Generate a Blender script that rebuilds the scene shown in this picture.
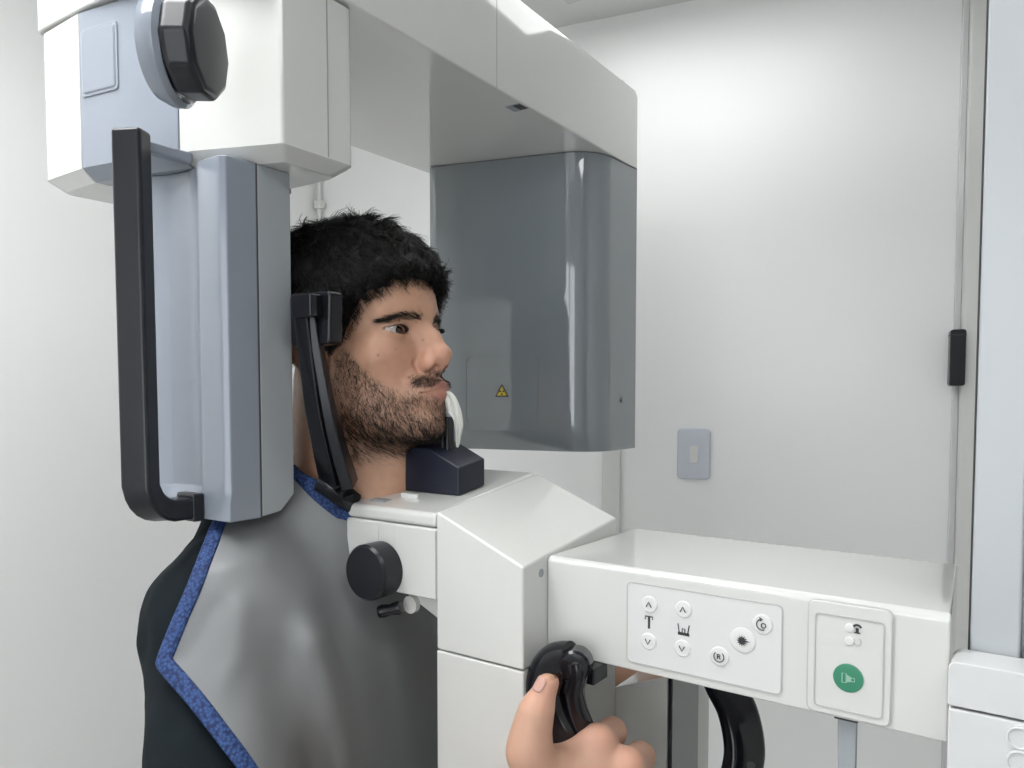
import bpy, bmesh, math, random
import numpy as np
from mathutils import Vector, Matrix, Euler

for o in list(bpy.data.objects):
    bpy.data.objects.remove(o, do_unlink=True)
SC = bpy.context.scene
COL = SC.collection
R = math.radians

# ---------------------------------------------------------------- camera
EYE = (0.0, 0.0, 1.55)
PITCH, YAW, FPX = R(2.8), R(35.4), 770.0
cam_data = bpy.data.cameras.new('camera')
cam_data.sensor_width = 36.0
cam_data.lens = FPX / 1024 * 36.0
cam_data.shift_y = 46 / 1024
cam_data.clip_start = 0.02
cam = bpy.data.objects.new('camera', cam_data)
cam.location = EYE
cam.rotation_euler = (R(90) - PITCH, 0, YAW)
COL.objects.link(cam)
SC.camera = cam

# ---------------------------------------------------------------- world, lights, exposure
w = bpy.data.worlds.new('world'); SC.world = w; w.use_nodes = True
w.node_tree.nodes['Background'].inputs[0].default_value = (0.9, 0.95, 1, 1)
w.node_tree.nodes['Background'].inputs[1].default_value = 0.3
LAMPS = [((-0.80, 0.05), 0.95), ((-0.62, 1.22), 0.21), ((0.45, 0.00), 0.40)]   # ceiling LED panels: place, relative strength; the third added to light the face
LAMP_EMIT = 14.0
FILL_EMIT = 2.7                                   # glow of the added fill panes behind the camera
SC.view_settings.view_transform = 'Standard'
SC.view_settings.look = 'None'
SC.view_settings.gamma = 1.0
SC.view_settings.use_curve_mapping = False
SC.view_settings.exposure = 0.13

# ---------------------------------------------------------------- helpers
_f = np.array([-math.sin(YAW) * math.cos(PITCH), math.cos(YAW) * math.cos(PITCH), -math.sin(PITCH)])
_r = np.array([math.cos(YAW), math.sin(YAW), 0.0])
_u = np.cross(_r, _f)
_c = np.array(EYE)

def ray(px, py):
    return _f + _r * (px - 512) / FPX - _u * (py - 430) / FPX

def onY(px, py, Y):            # photograph measurement -> point on a plane Y = const
    r = ray(px, py); return Vector(_c + r * (Y - _c[1]) / r[1])

def onX(px, py, X):
    r = ray(px, py); return Vector(_c + r * (X - _c[0]) / r[0])

def atd(px, py, d):            # point at distance d along the view axis
    return Vector(_c + ray(px, py) * d)

MATS = {}
def mat(name, col, rough=0.4, metal=0.0, coat=0.0, bump=0.0, bscale=200.0, var=0.0, vscale=5.0, spec=0.5, sheen=0.0, aniso=None):
    if name in MATS: return MATS[name]
    m = bpy.data.materials.new(name); m.use_nodes = True
    nt = m.node_tree; b = nt.nodes['Principled BSDF']
    b.inputs['Base Color'].default_value = (*col, 1)
    b.inputs['Roughness'].default_value = rough
    b.inputs['Metallic'].default_value = metal
    b.inputs['Specular IOR Level'].default_value = spec
    b.inputs['Coat Weight'].default_value = coat
    b.inputs['Coat Roughness'].default_value = 0.05
    b.inputs['Sheen Weight'].default_value = sheen
    tc = nt.nodes.new('ShaderNodeTexCoord')
    if var > 0:
        n = nt.nodes.new('ShaderNodeTexNoise'); n.inputs['Scale'].default_value = vscale; n.inputs['Detail'].default_value = 5
        nt.links.new(tc.outputs['Object'], n.inputs['Vector'])
        mx = nt.nodes.new('ShaderNodeMix'); mx.data_type = 'RGBA'
        mx.inputs['A'].default_value = (*[c * (1 - var) for c in col], 1)
        mx.inputs['B'].default_value = (*[min(1, c * (1 + var)) for c in col], 1)
        nt.links.new(n.outputs['Fac'], mx.inputs['Factor'])
        nt.links.new(mx.outputs['Result'], b.inputs['Base Color'])
    if bump > 0:
        n2 = nt.nodes.new('ShaderNodeTexNoise'); n2.inputs['Scale'].default_value = bscale; n2.inputs['Detail'].default_value = 3
        nt.links.new(tc.outputs['Object'], n2.inputs['Vector'])
        bp = nt.nodes.new('ShaderNodeBump'); bp.inputs['Strength'].default_value = bump; bp.inputs['Distance'].default_value = 0.002
        nt.links.new(n2.outputs['Fac'], bp.inputs['Height'])
        nt.links.new(bp.outputs['Normal'], b.inputs['Normal'])
    MATS[name] = m
    return m

def emis(name, col, s):
    m = bpy.data.materials.new(name); m.use_nodes = True
    b = m.node_tree.nodes['Principled BSDF']
    b.inputs['Base Color'].default_value = (*col, 1)
    b.inputs['Emission Color'].default_value = (*col, 1)
    b.inputs['Emission Strength'].default_value = s
    return m

M_WHITE = mat('white_plastic', (0.645, 0.645, 0.622), 0.07, coat=0.5, var=0.01, vscale=3)
M_WHITE2 = mat('white_cover', (0.655, 0.66, 0.66), 0.16, var=0.015, vscale=3)
M_GREY = mat('grey_gloss_plastic', (0.225, 0.25, 0.27), 0.045, coat=1.0, var=0.02, vscale=4)
M_BLUEGREY = mat('blue_grey_plastic', (0.245, 0.27, 0.315), 0.10, var=0.02, vscale=4)
M_PALEGREY = mat('pale_grey_plastic', (0.33, 0.355, 0.37), 0.26, var=0.02, vscale=4)
M_BLACK = mat('black_gloss_plastic', (0.008, 0.008, 0.011), 0.12, spec=0.45, var=0.1, vscale=20)
M_BLACKM = mat('black_satin_plastic', (0.012, 0.013, 0.017), 0.30, spec=0.4, var=0.1, vscale=20)
M_NAVY = mat('navy_plastic', (0.011, 0.013, 0.026), 0.36, bump=0.05, bscale=300)
M_GAP = mat('dark_joint', (0.05, 0.05, 0.05), 0.7)
M_SEAM = mat('shallow_seam', (0.30, 0.30, 0.29), 0.6)
M_COLUMN = mat('column_paint', (0.43, 0.45, 0.47), 0.25)
M_INK = mat('dark_ink', (0.03, 0.03, 0.035), 0.5)
M_BUTTON = mat('button_white', (0.72, 0.72, 0.71), 0.3)
M_KEYPAD = mat('keypad_film', (0.67, 0.675, 0.665), 0.28)

def tag(o, label=None, cat=None, group=None, kind=None):
    if label: o['label'] = label
    if cat: o['category'] = cat
    if group: o['group'] = group
    if kind: o['kind'] = kind
    return o

def root(name, loc, label, cat, group=None):
    o = bpy.data.objects.new(name, None); o.location = loc
    o.empty_display_size = 0.05
    COL.objects.link(o)
    return tag(o, label, cat, group)

def link(name, me, m, parent=None, smooth=True, angle=35, bevel=0.0, seg=2, flatten=True):
    if m is not None and not me.materials: me.materials.append(m)
    if smooth:
        me.polygons.foreach_set('use_smooth', np.ones(len(me.polygons), bool))
        me.set_sharp_from_angle(angle=R(angle))
    o = bpy.data.objects.new(name, me); COL.objects.link(o)
    if parent is not None:
        o.parent = parent
        bpy.context.view_layer.update()
        o.matrix_parent_inverse = parent.matrix_world.inverted()
    if bevel > 0:
        md = o.modifiers.new('bevel', 'BEVEL'); md.width = bevel; md.segments = seg
        md.limit_method = 'ANGLE'; md.angle_limit = R(28); md.harden_normals = True
    elif smooth and flatten:
        md = o.modifiers.new('normals', 'WEIGHTED_NORMAL'); md.keep_sharp = True; md.weight = 90
    return o

def pymesh(name, v, f):
    me = bpy.data.meshes.new(name); me.from_pydata([tuple(p) for p in v], [], f)
    bm = bmesh.new(); bm.from_mesh(me); bmesh.ops.recalc_face_normals(bm, faces=bm.faces[:]); bm.to_mesh(me); bm.free()
    me.update(); return me

def npmesh(name, V, Q):
    me = bpy.data.meshes.new(name); V = np.asarray(V, np.float32); Q = np.asarray(Q, np.int32); k = Q.shape[1]
    me.vertices.add(len(V)); me.vertices.foreach_set('co', V.ravel())
    me.loops.add(Q.size); me.loops.foreach_set('vertex_index', Q.ravel())
    me.polygons.add(len(Q)); me.polygons.foreach_set('loop_start', np.arange(0, Q.size, k, dtype=np.int32))
    me.update(calc_edges=True); me.validate(); return me

def loft(name, rings, m, parent=None, cap=True, closed=True, **kw):
    n = len(rings[0]); v = [p for r in rings for p in r]; f = []
    for i in range(len(rings) - 1):
        for j in range(n if closed else n - 1):
            a = i * n + j; b = i * n + (j + 1) % n
            f.append((a, b, b + n, a + n))
    if cap:
        f.append(tuple(range(n))[::-1]); f.append(tuple(range((len(rings) - 1) * n, len(rings) * n)))
    return link(name, pymesh(name, v, f), m, parent, **kw)

def box(name, x0, x1, y0, y1, z0, z1, m, parent=None, bevel=0.002, **kw):
    r = lambda z: [(x0, y0, z), (x1, y0, z), (x1, y1, z), (x0, y1, z)]
    return loft(name, [r(z0), r(z1)], m, parent, bevel=bevel, **kw)

def round_poly(pts, rad, seg=6):
    out = []; n = len(pts)
    if not hasattr(rad, '__len__'): rad = [rad] * n
    for i in range(n):
        p = Vector(pts[i]).to_2d(); a = Vector(pts[i - 1]).to_2d() - p; b = Vector(pts[(i + 1) % n]).to_2d() - p
        if rad[i] <= 0: out.append((p.x, p.y)); continue
        t = min(rad[i], a.length * .49, b.length * .49)
        s = p + a.normalized() * t; e = p + b.normalized() * t
        for k in range(seg + 1):
            q = k / seg
            c = s * (1 - q) ** 2 + p * 2 * q * (1 - q) + e * q * q
            out.append((c.x, c.y))
    return out

def prism(name, pts, axis, a0, a1, m, parent=None, rad=0, seg=5, bevel=0.0, **kw):
    """outline pts (2-D) in the two other axes, extruded along axis from a0 to a1"""
    q = round_poly(pts, rad, seg) if (hasattr(rad, '__len__') or rad > 0) else pts
    def r(a):
        if axis == 'y': return [(x, a, z) for x, z in q]
        if axis == 'x': return [(a, y, z) for y, z in q]
        return [(x, y, a) for x, y in q]
    return loft(name, [r(a0), r(a1)], m, parent, bevel=bevel, **kw)

def rrect(x0, x1, z0, z1): return [(x0, z0), (x1, z0), (x1, z1), (x0, z1)]

def lathe(name, prof, c, d, m, parent=None, n=32, **kw):
    """prof: (radius, height along d) list"""
    d = Vector(d).normalized(); a = d.orthogonal().normalized(); b = d.cross(a); c = Vector(c)
    rings = [[c + d * h + (a * math.cos(2 * math.pi * k / n) + b * math.sin(2 * math.pi * k / n)) * r for k in range(n)] for r, h in prof]
    return loft(name, rings, m, parent, **kw)

def catmull(P, n=8):
    P = [Vector(p) for p in P]; Q = [P[0] * 2 - P[1]] + P + [P[-1] * 2 - P[-2]]; out = []
    for i in range(1, len(Q) - 2):
        for k in range(n):
            t = k / n; a, b, c, d = Q[i - 1], Q[i], Q[i + 1], Q[i + 2]
            out.append(0.5 * ((2 * b) + (c - a) * t + (2 * a - 5 * b + 4 * c - d) * t * t + (3 * b - a - 3 * c + d) * t ** 3))
    out.append(P[-1]); return out

def sweep(name, path, w, t, m, parent=None, side=(0, 1, 0), n=16, pw=4.0, smooth_path=6, scale=None, **kw):
    """super-elliptic section: half width w along `side`, half thickness t across it"""
    P = catmull(path, smooth_path) if smooth_path > 1 else [Vector(p) for p in path]; rings = []
    for i, p in enumerate(P):
        tan = (P[min(i + 1, len(P) - 1)] - P[max(i - 1, 0)]).normalized()
        s = Vector(side); s = (s - tan * s.dot(tan)).normalized(); u = tan.cross(s)
        k = scale(i / (len(P) - 1)) if scale else 1.0
        ring = []
        for j in range(n):
            a = 2 * math.pi * (j + .5) / n; ca, sa = math.cos(a), math.sin(a)
            ring.append(p + s * (math.copysign(abs(ca) ** (2 / pw), ca) * w * k) + u * (math.copysign(abs(sa) ** (2 / pw), sa) * t * k))
        rings.append(ring)
    return loft(name, rings, m, parent, **kw)

# ---------------------------------------------------------------- the room
CEIL = 2.45
WD = Vector((0.9788, 0.2048, 0)); WN = Vector((-0.2048, 0.9788, 0))       # along the back wall, and outward through it
CORNER = Vector((-1.7526, 1.5042, 0))
LEN, DEP = 3.2, 3.0
M_WALL = mat('semi_gloss_wall_paint', (0.89, 0.893, 0.885), 0.34, bump=0.10, bscale=3.2, var=0.012, vscale=2.5)
M_CEIL = mat('ceiling_paint', (0.70, 0.70, 0.685), 0.6, var=0.02, vscale=2)
M_FLOOR = mat('pale_floor', (0.70, 0.69, 0.67), 0.35, var=0.06, vscale=6)

def slab(name, p0, d1, l1, d2, l2, thick, nrm, m):
    p0 = Vector(p0); d1 = Vector(d1); d2 = Vector(d2); nrm = Vector(nrm)
    a = [p0, p0 + d1 * l1, p0 + d1 * l1 + d2 * l2, p0 + d2 * l2]
    b = [q + nrm * thick for q in a]
    o = loft(name, [a, b], m, None, smooth=False)
    return tag(o, kind='structure')

UP = Vector((0, 0, 1))
slab('wall_back', CORNER, WD, LEN, UP, CEIL, 0.1, WN, M_WALL)
slab('wall_left', CORNER, -WN, DEP, UP, CEIL, 0.1, -WD, M_WALL)
slab('wall_right', CORNER + WD * LEN, -WN, DEP, UP, CEIL, 0.1, WD, M_WALL)
slab('wall_front', CORNER - WN * DEP, WD, LEN, UP, CEIL, 0.1, -WN, M_WALL)
slab('floor', CORNER - WD * .1 + WN * .1, WD, LEN + .2, -WN, DEP + .2, 0.1, -UP, M_FLOOR)
slab('ceiling', CORNER - WD * .1 + WN * .1 + UP * CEIL, WD, LEN + .2, -WN, DEP + .2, 0.1, UP, M_CEIL)

def onwall(px, py, off=0.0):
    r = Vector(ray(px, py)); c = Vector(EYE); t = ((CORNER - WN * off) - c).dot(WN) / r.dot(WN); return c + r * t

def wallbox(name, s0, s1, z0, z1, off0, off1, m, parent=None, rad=0.0, bevel=0.0015):
    """box on the back wall: s measured from the corner, off = how far it stands into the room"""
    q = round_poly(rrect(s0, s1, z0, z1), rad, 5) if rad > 0 else rrect(s0, s1, z0, z1)
    rg = lambda o: [CORNER + WD * s - WN * o + UP * z for s, z in q]
    return loft(name, [rg(off0), rg(off1)], m, parent, bevel=bevel)

def ws(px, py):
    p = onwall(px, py) - CORNER; return p.dot(WD), p.z

# framed glowing panes behind the camera, added as frontal fill
def frontbox(name, s0, s1, z0, z1, off0, off1, m, parent=None, bevel=0.002):
    b0 = CORNER - WN * DEP; q = rrect(s0, s1, z0, z1)
    rg = lambda o: [b0 + WD * s_ + WN * o + UP * z_ for s_, z_ in q]
    return loft(name, [rg(off0), rg(off1)], m, parent, bevel=bevel)
win = frontbox('window_1', .50, 1.70, 1.00, 1.06, .0005, .05, M_WHITE2)
tag(win, kind='structure')
frontbox('window_frame', .50, 1.70, 2.10, 2.16, .0005, .05, M_WHITE2, win)
for a_ in (.50, 1.07, 1.64): frontbox('window_frame', a_, a_ + .06, 1.061, 2.099, .0005, .05, M_WHITE2, win)
M_FILLPANE = emis('frosted_daylight_pane', (0.93, 0.97, 1.0), FILL_EMIT)
for a_ in (.561, 1.131): frontbox('pane', a_, a_ + .508, 1.061, 2.099, .004, .010, M_FILLPANE, win, bevel=0)

# door opening at the right end of the back wall, mostly behind the machine column
M_FRAME = mat('door_frame_paint', (0.72, 0.72, 0.70), 0.35)
s_j = ws(958, 400)[0]
door = wallbox('door_1', s_j + .06, s_j + .86, 0.01, 2.33, 0.001, 0.03, M_FRAME)
tag(door, kind='structure')
wallbox('door_frame', s_j, s_j + .058, 0.0, 2.40, 0.0005, 0.035, M_FRAME, door, bevel=0.004)
wallbox('door_frame', s_j + .862, s_j + .92, 0.0, 2.40, 0.0005, 0.035, M_FRAME, door, bevel=0.004)
wallbox('frame_lip', s_j - .012, s_j, 0.0, 2.40, 0.0005, 0.012, M_WHITE2, door, bevel=0.002)
za, zb = ws(955, 386)[1], ws(955, 331)[1]
lk = wallbox('latch_case', s_j - .022, s_j + .006, za, zb, 0.013, 0.05, M_BLACKM, door, rad=0.006, bevel=0.002)
wallbox('latch_cap', s_j - .0225, s_j + .0065, zb - .012, zb - .010, 0.0125, 0.0505, M_GAP, lk, bevel=0)

# surface trunking on the back wall
s_t, z_t = ws(624, 87)
tr = wallbox('cable_trunking', s_t - .045, s_t, 0.02, z_t, 0.0003, 0.014, M_FRAME, None, bevel=0.002)
tag(tr, 'white vertical cable trunking on the wall left of the light switch', 'trunking')
wallbox('end_cap', s_t - .047, s_t + .002, z_t, z_t + .012, 0.0003, 0.016, M_WHITE2, tr, bevel=0.002)
# thin conduit in the corner with its clip
cp = CORNER + WD * .02 - WN * .02
co = lathe('conduit_pipe', [(.006, 0.02), (.006, CEIL - .02)], cp, (0, 0, 1), M_FRAME, None, n=12)
tag(co, 'thin white conduit pipe running up the wall corner behind the head', 'pipe')
zc = onwall(318, 207).z
box('pipe_clip', cp.x - .012, cp.x + .012, cp.y - .010, cp.y + .010, zc - .012, zc + .012, M_FRAME, co, bevel=0.003)

# light switch
s0, z1 = ws(678, 428); s1, _ = ws(711, 430); z0 = ws(694, 479)[1]
M_PLATE = mat('switch_plate_plastic', (0.60, 0.63, 0.70), 0.3)
sw = root('light_switch', CORNER + WD * ((s0 + s1) / 2) + UP * z0, 'white single rocker light switch on the wall right of the grey tube head', 'switch')
q = round_poly(rrect(s0, s1, z0, z1), 0.012, 6); cx, cz = (s0 + s1) / 2, (z0 + z1) / 2
rg = lambda o, k: [CORNER + WD * (cx + (s - cx) * k) - WN * o + UP * (cz + (z - cz) * k) for s, z in q]
loft('plate', [rg(0.0004, 1), rg(0.005, 1), rg(0.008, .93), rg(0.0085, .6)], M_PLATE, sw)
wallbox('rocker_frame', cx - .011, cx + .013, cz - .024, cz + .022, 0.0075, 0.0092, M_PLATE, sw, rad=0.002, bevel=0.0006)
wallbox('rocker', cx - .009, cx + .011, cz - .021, cz + .019, 0.0085, 0.0115, M_BUTTON, sw, bevel=0.001)

# ceiling LED panels
for i, ((lx, ly), k) in enumerate(LAMPS):
    M_LED = emis('led_diffuser', (0.985, 0.995, 1.0), LAMP_EMIT * k)
    lt = root('ceiling_light', (lx, ly, CEIL), ['square white LED ceiling panel above the detector',
              'square white LED ceiling panel near the back wall',
              'square white LED ceiling panel on the column side of the room'][i], 'ceiling light', 'LED ceiling panels')
    q = .29
    box('diffuser', lx - q, lx + q, ly - q, ly + q, CEIL - .020, CEIL - .008, M_LED, lt, bevel=0)
    for (a0, a1, b0, b1) in ((-.31, .31, -.31, -q), (-.31, .31, q, .31), (-.31, -q, -q, q), (q, .31, -q, q)):
        box('frame', lx + a0, lx + a1, ly + b0, ly + b1, CEIL - .025, CEIL - .0005, M_WHITE2, lt)

# ---------------------------------------------------------------- rotating arm of the panoramic x-ray machine
ZU = 1.9465                          # underside of the boom
rot = root('xray_rotating_arm', (-.77, .8, ZU), 'white overhead rotating x-ray arm with grey detector and grey tube head', 'x-ray machine')
# boom: flank leans by two degrees, rounded ends
bq = round_poly([(-.942, .405), (-.80, .408), (-.70, .425), (-.5975, .462), (-.6252, 1.268), (-.945, 1.268)], [.02, .15, .12, .05, .006, .03], 6)
loft('boom', [[(x, y, ZU) for x, y in bq], [(x, y, ZU + .126) for x, y in bq], [(x * .985 - .012, .84 + (y - .84) * .985, ZU + .138) for x, y in bq]],
     M_WHITE, rot, bevel=0.0025)
# seam across the boom flank
sx = onX(498, 60, -.6045)
def flank(y): return -.5975 + (-.6252 + .5975) * (y - .462) / (1.268 - .462)
ys = onX(498, 50, -.608).y
box('seam', flank(ys) - .002, flank(ys) + .0002, ys - .0005, ys + .0005, ZU + .001, ZU + .125, M_SEAM, rot, bevel=0)
# little sensor slot in the underside
p = Vector(_c + ray(518, 107) * ((ZU - _c[2]) / ray(518, 107)[2]))
sl = box('sensor_frame', p.x - .014, p.x + .010, p.y - .012, p.y + .012, ZU - .0006, ZU + .002, M_PALEGREY, rot, bevel=0)
box('sensor_window', p.x - .002, p.x + .009, p.y - .009, p.y + .009, ZU - .0012, ZU + .001, M_GAP, sl, bevel=0)

# tube head
tq = [(-.922, 1.033), (-.628, 1.118), (-.6245, 1.266), (-.935, 1.266)]
def tring(z, fr, side=0.0):
    a = round_poly([(tq[0][0] + side, tq[0][1] + fr), (tq[1][0], tq[1][1] + fr * .35), tq[2], (tq[3][0] + side, tq[3][1])], [.022, .055, .004, .02], 8)
    return [(x, y, z) for x, y in a]
tube = loft('tube_head', [tring(ZU - .0015, 0), tring(1.484, 0), tring(1.4495, .034, .02)], M_GREY, rot, angle=25)
jo = [(x * 1 + (.0035 if x > -.75 else -.0), y - .0, 0) for x, y, z in tring(0, 0.006)]
loft('joint', [[(x, y, ZU - .0016) for x, y, z in tring(0, .004)], [(x, y, ZU + .001) for x, y, z in tring(0, .004)]], M_GAP, rot)
# service cover and warning triangle on the front of the tube head
tdir = Vector((tq[1][0] - tq[0][0], tq[1][1] - tq[0][1], 0)).normalized(); tn = Vector((tdir.y, -tdir.x, 0))
def ontube(px, py, off=0.0):
    r = Vector(ray(px, py)); c = Vector(EYE); p0 = Vector((*tq[0], 0)) + tn * off; return c + r * ((p0 - c).dot(tn) / r.dot(tn))
def tube_plate(name, pts, o0, o1, m, parent, rad=0, **kw):
    b0 = Vector((*tq[0], 0))
    q2 = round_poly(pts, rad, 5) if rad > 0 else pts
    rg = lambda o: [b0 + tdir * s + UP * z + tn * o for s, z in q2]
    return loft(name, [rg(o0), rg(o1)], m, parent, **kw)
def tuv(px, py):
    p = ontube(px, py) - Vector((*tq[0], 0)); return p.dot(tdir), p.z
(c0, d1) = tuv(466, 357); (c1, d0) = tuv(538, 424)
def frame_lines(fn, x0, x1, z0, z1, rad, wd, o0, o1, m, parent, name='outline'):
    A = round_poly(rrect(x0, x1, z0, z1), rad, 6); B = round_poly(rrect(x0 + wd, x1 - wd, z0 + wd, z1 - wd), max(rad - wd, .0005), 6)
    n = len(A); v = []; f = []
    for o in (o0, o1):
        v += [fn(s, z, o) for s, z in A]; v += [fn(s, z, o) for s, z in B]
    for i in range(n):
        j = (i + 1) % n
        f += [(i, j, n + j, n + i), (2 * n + i, 3 * n + i, 3 * n + j, 2 * n + j), (i, 2 * n + i, 2 * n + j, j), (n + i, n + j, 3 * n + j, 3 * n + i)]
    return link(name, pymesh(name, v, f), m, parent)
tube_fn = lambda s, z, o: Vector((*tq[0], 0)) + tdir * s + UP * z + tn * o
M_GREY2 = mat('grey_gloss_edge', (0.21, 0.235, 0.255), 0.15)
frame_lines(tube_fn, c0, c1, d0, d1, .012, .0010, -.001, .0007, M_GREY2, tube, 'service_cover')
(s, z) = tuv(502, 391); k = .0125
M_YEL = mat('warning_yellow', (0.62, 0.47, 0.03), 0.4)
w1 = tube_plate('warning_label', [(s - k, z - k * .8), (s + k, z - k * .8), (s, z + k)], -.0005, .0006, M_INK, tube)
tube_plate('label_field', [(s - k * .72, z - k * .62), (s + k * .72, z - k * .62), (s, z + k * .66)], .0002, .0009, M_YEL, w1)
v = []; f = []
for i in range(3):
    a0 = math.pi / 2 + i * 2 * math.pi / 3 + math.pi; b = len(v)
    for rr, aa in ((.0012, a0 - .4), (.005, a0 - .5), (.005, a0 + .5), (.0012, a0 + .4)):
        v.append(tube_fn(s + rr * math.cos(aa), z - .0022 + rr * math.sin(aa), .0012))
    f.append((b, b + 1, b + 2, b + 3))
link('trefoil', pymesh('trefoil', v, f), M_INK, w1, smooth=False)
p = onX(625, 400, -.6185)
lathe('screw', [(.004, -.001), (.004, .0008), (.001, .001)], (flank(p.y) - .0008, p.y, p.z), (1, 0.03, 0), M_GREY2, tube, n=16)

# detector end: white head box with blue-grey front plate
front = [(-.936, .409), (-.845, .4085), (-.775, .420), (-.7105, .437), (-.6055, .478)]
def outline(pts): return [(x, y) for x, y in pts]
def headring(pts, z, inset=0.0):
    cx_, cy_ = -.76, .50
    return [(x + (inset if x < cx_ else -inset), y + (inset if y < cy_ else -inset), z) for x, y in pts]
ZB = 1.7855
wr = round_poly([(-.7105, .437), (-.6055, .478), (-.6075, .573), (-.7105, .573)], [.001, .0035, .014, .001], 6)
loft('head_box', [headring(wr, ZB - .012, .014), headring(wr, ZB - .004, .004), headring(wr, ZB), headring(wr, ZU - .0025)], M_WHITE, rot, angle=22, bevel=0.0)
wl = round_poly([(-.935, .409), (-.8465, .4085), (-.8465, .573), (-.935, .573)], [.016, .001, .001, .02], 6)
loft('head_box', [[(x + .012 * (x < -.9), y + .014 * (y < .5), ZB - .012) for x, y in wl], [(x, y, ZB) for x, y in wl], [(x, y, ZU - .0025) for x, y in wl]], M_WHITE, rot, bevel=0.0)
gp = round_poly([(-.8450, .4085), (-.775, .420), (-.7120, .4365), (-.7120, .573), (-.8450, .573)], [.001, .10, .001, .001, .001], 8)
plate = loft('front_plate', [[(x, y + .014 * (y < .5), ZB - .012) for x, y in gp], [(x, y, ZB) for x, y in gp], [(x, y, ZU - .0025) for x, y in gp]], M_BLUEGREY, rot)
box('shadow_gap', -.93, -.612, .44, .57, ZU - .003, ZU + .001, M_GAP, rot, bevel=0)
# thin vertical seam on the white box's flank
ys2 = onX(328, 100, -.606).y
box('seam', -.612, -.6058, ys2 - .0004, ys2 + .0004, ZB + .001, ZU - .003, M_SEAM, rot, bevel=0)
# square cover in the front plate (tilts with the plate)
gdir = Vector((.130, .0215, 0)).normalized(); gn = Vector((gdir.y, -gdir.x, 0)); g0 = Vector((-.8450, .4085, 0))
def gfn(s, z, o): return g0 + gdir * s + UP * z + gn * o
def guv(px, py):
    r = Vector(ray(px, py)); c = Vector(EYE); p = c + r * ((g0 - c).dot(gn) / r.dot(gn)) - g0; return p.dot(gdir), p.z
(a0, zt) = guv(81, 31); (a1, zq) = guv(119, 89)
A = round_poly(rrect(a0, a1, zq, zt), .005, 5); B = round_poly(rrect(a0 + .003, a1 - .003, zq + .003, zt - .003), .004, 5)
cvr = loft('cover_rim', [[gfn(s, z, -.004) for s, z in A], [gfn(s, z, .0012) for s, z in A]], mat('blue_grey_recess', (.25, .275, .32), .4), plate)
loft('cover', [[gfn(s, z, -.003) for s, z in B], [gfn(s, z, .0016) for s, z in B], [gfn(.5 * (a0 + a1) + (s - .5 * (a0 + a1)) * .95, .5 * (zt + zq) + (z - .5 * (zt + zq)) * .95, .0026) for s, z in B]], M_BLUEGREY, cvr)
# round dial recess and the octagonal black knob
kd = Vector((.83, .555, -.03)).normalized(); kc = onY(207, 48, .387)
dish = lathe('knob_collar', [(.041, -.020), (.046, -.010), (.046, -.004), (.042, .000), (.037, -.006)], kc - kd * .026 + Vector((0, .006, 0)), kd, M_BLUEGREY, rot, n=48)
kn = lathe('lock_knob', [(.030, -.026), (.038, -.024), (.0415, -.019), (.0415, .000), (.037, .004), (.026, .0045)], kc, kd, M_BLACKM, rot, n=10, bevel=0.003)
# detector body
dq = round_poly([(-.800, .4398), (-.6466, .4398), (-.6466, .4785), (-.800, .4785)], [.012, .006, .0, .0], 5)
ZD0, ZD1 = 1.4245, ZB - .012
# front shell with a vertical channel
ch = [(-.800, .452), (-.788, .4398), (-.772, .4420), (-.755, .4500), (-.725, .4535), (-.705, .4510), (-.694, .4440), (-.684, .4405), (-.660, .4398), (-.652, .4402), (-.6466, .4445), (-.6466, .4780), (-.800, .4780)]
cb = [(x, .4415 + (y - .4415) * .25 if y < .46 else y) for x, y in ch]
det = loft('detector_shell', [[(x, y, ZD0) for x, y in cb], [(x, y, ZD0 + .018) for x, y in cb], [(x, y, ZD0 + .030) for x, y in ch], [(x, y, ZD1) for x, y in ch]], M_BLUEGREY, rot, bevel=0.0015)
dk = [(.4790, ZD0 + .001), (.5020, ZD0 + .004), (.5190, ZD0 + .020), (.5190, ZD1), (.4790, ZD1)]
prism('detector_back', dk, 'x', -.800, -.6466, M_PALEGREY, rot, bevel=0.0015)
box('seam', -.799, -.6470, .4776, .4794, ZD0 + .002, ZD1, M_GAP, rot, bevel=0)
# grip bar on the detector
hp = [(-.706, .386, 1.792), (-.7055, .386, 1.74), (-.7045, .386, 1.60), (-.7035, .386, 1.462)]
arc = [Vector((-.7015, .386, 1.462)) + Vector((0, .026 * (1 - math.cos(a)), -.026 * math.sin(a))) for a in np.linspace(.3, math.pi / 2, 6)]
path = hp + [tuple(p) for p in arc] + [(-.7015, .4320, 1.436)]
def flatbar(name, path, hw, th, m, parent, bev=0.004):
    P = [Vector(p) for p in path]; rings = []
    for i, p in enumerate(P):
        tan = (P[min(i + 1, len(P) - 1)] - P[max(i - 1, 0)]).normalized(); s = Vector((.875, .484, 0)); s = (s - tan * s.dot(tan)).normalized(); u = tan.cross(s)
        rings.append([p + s * a + u * b for a, b in ((-hw, -th), (hw, -th), (hw, th), (-hw, th))])
    return loft(name, rings, m, parent, bevel=bev, seg=3)
gb = flatbar('grip_bar', path, .0145, .0105, M_BLACKM, rot)
box('grip_foot', -.7165, -.6865, .4290, .4412, 1.423, 1.4505, M_BLACKM, gb, bevel=0.002)
box('grip_mount', -.712, -.700, .392, .445, 1.7745, 1.7850, M_BLUEGREY, gb, bevel=0.002)

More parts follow.
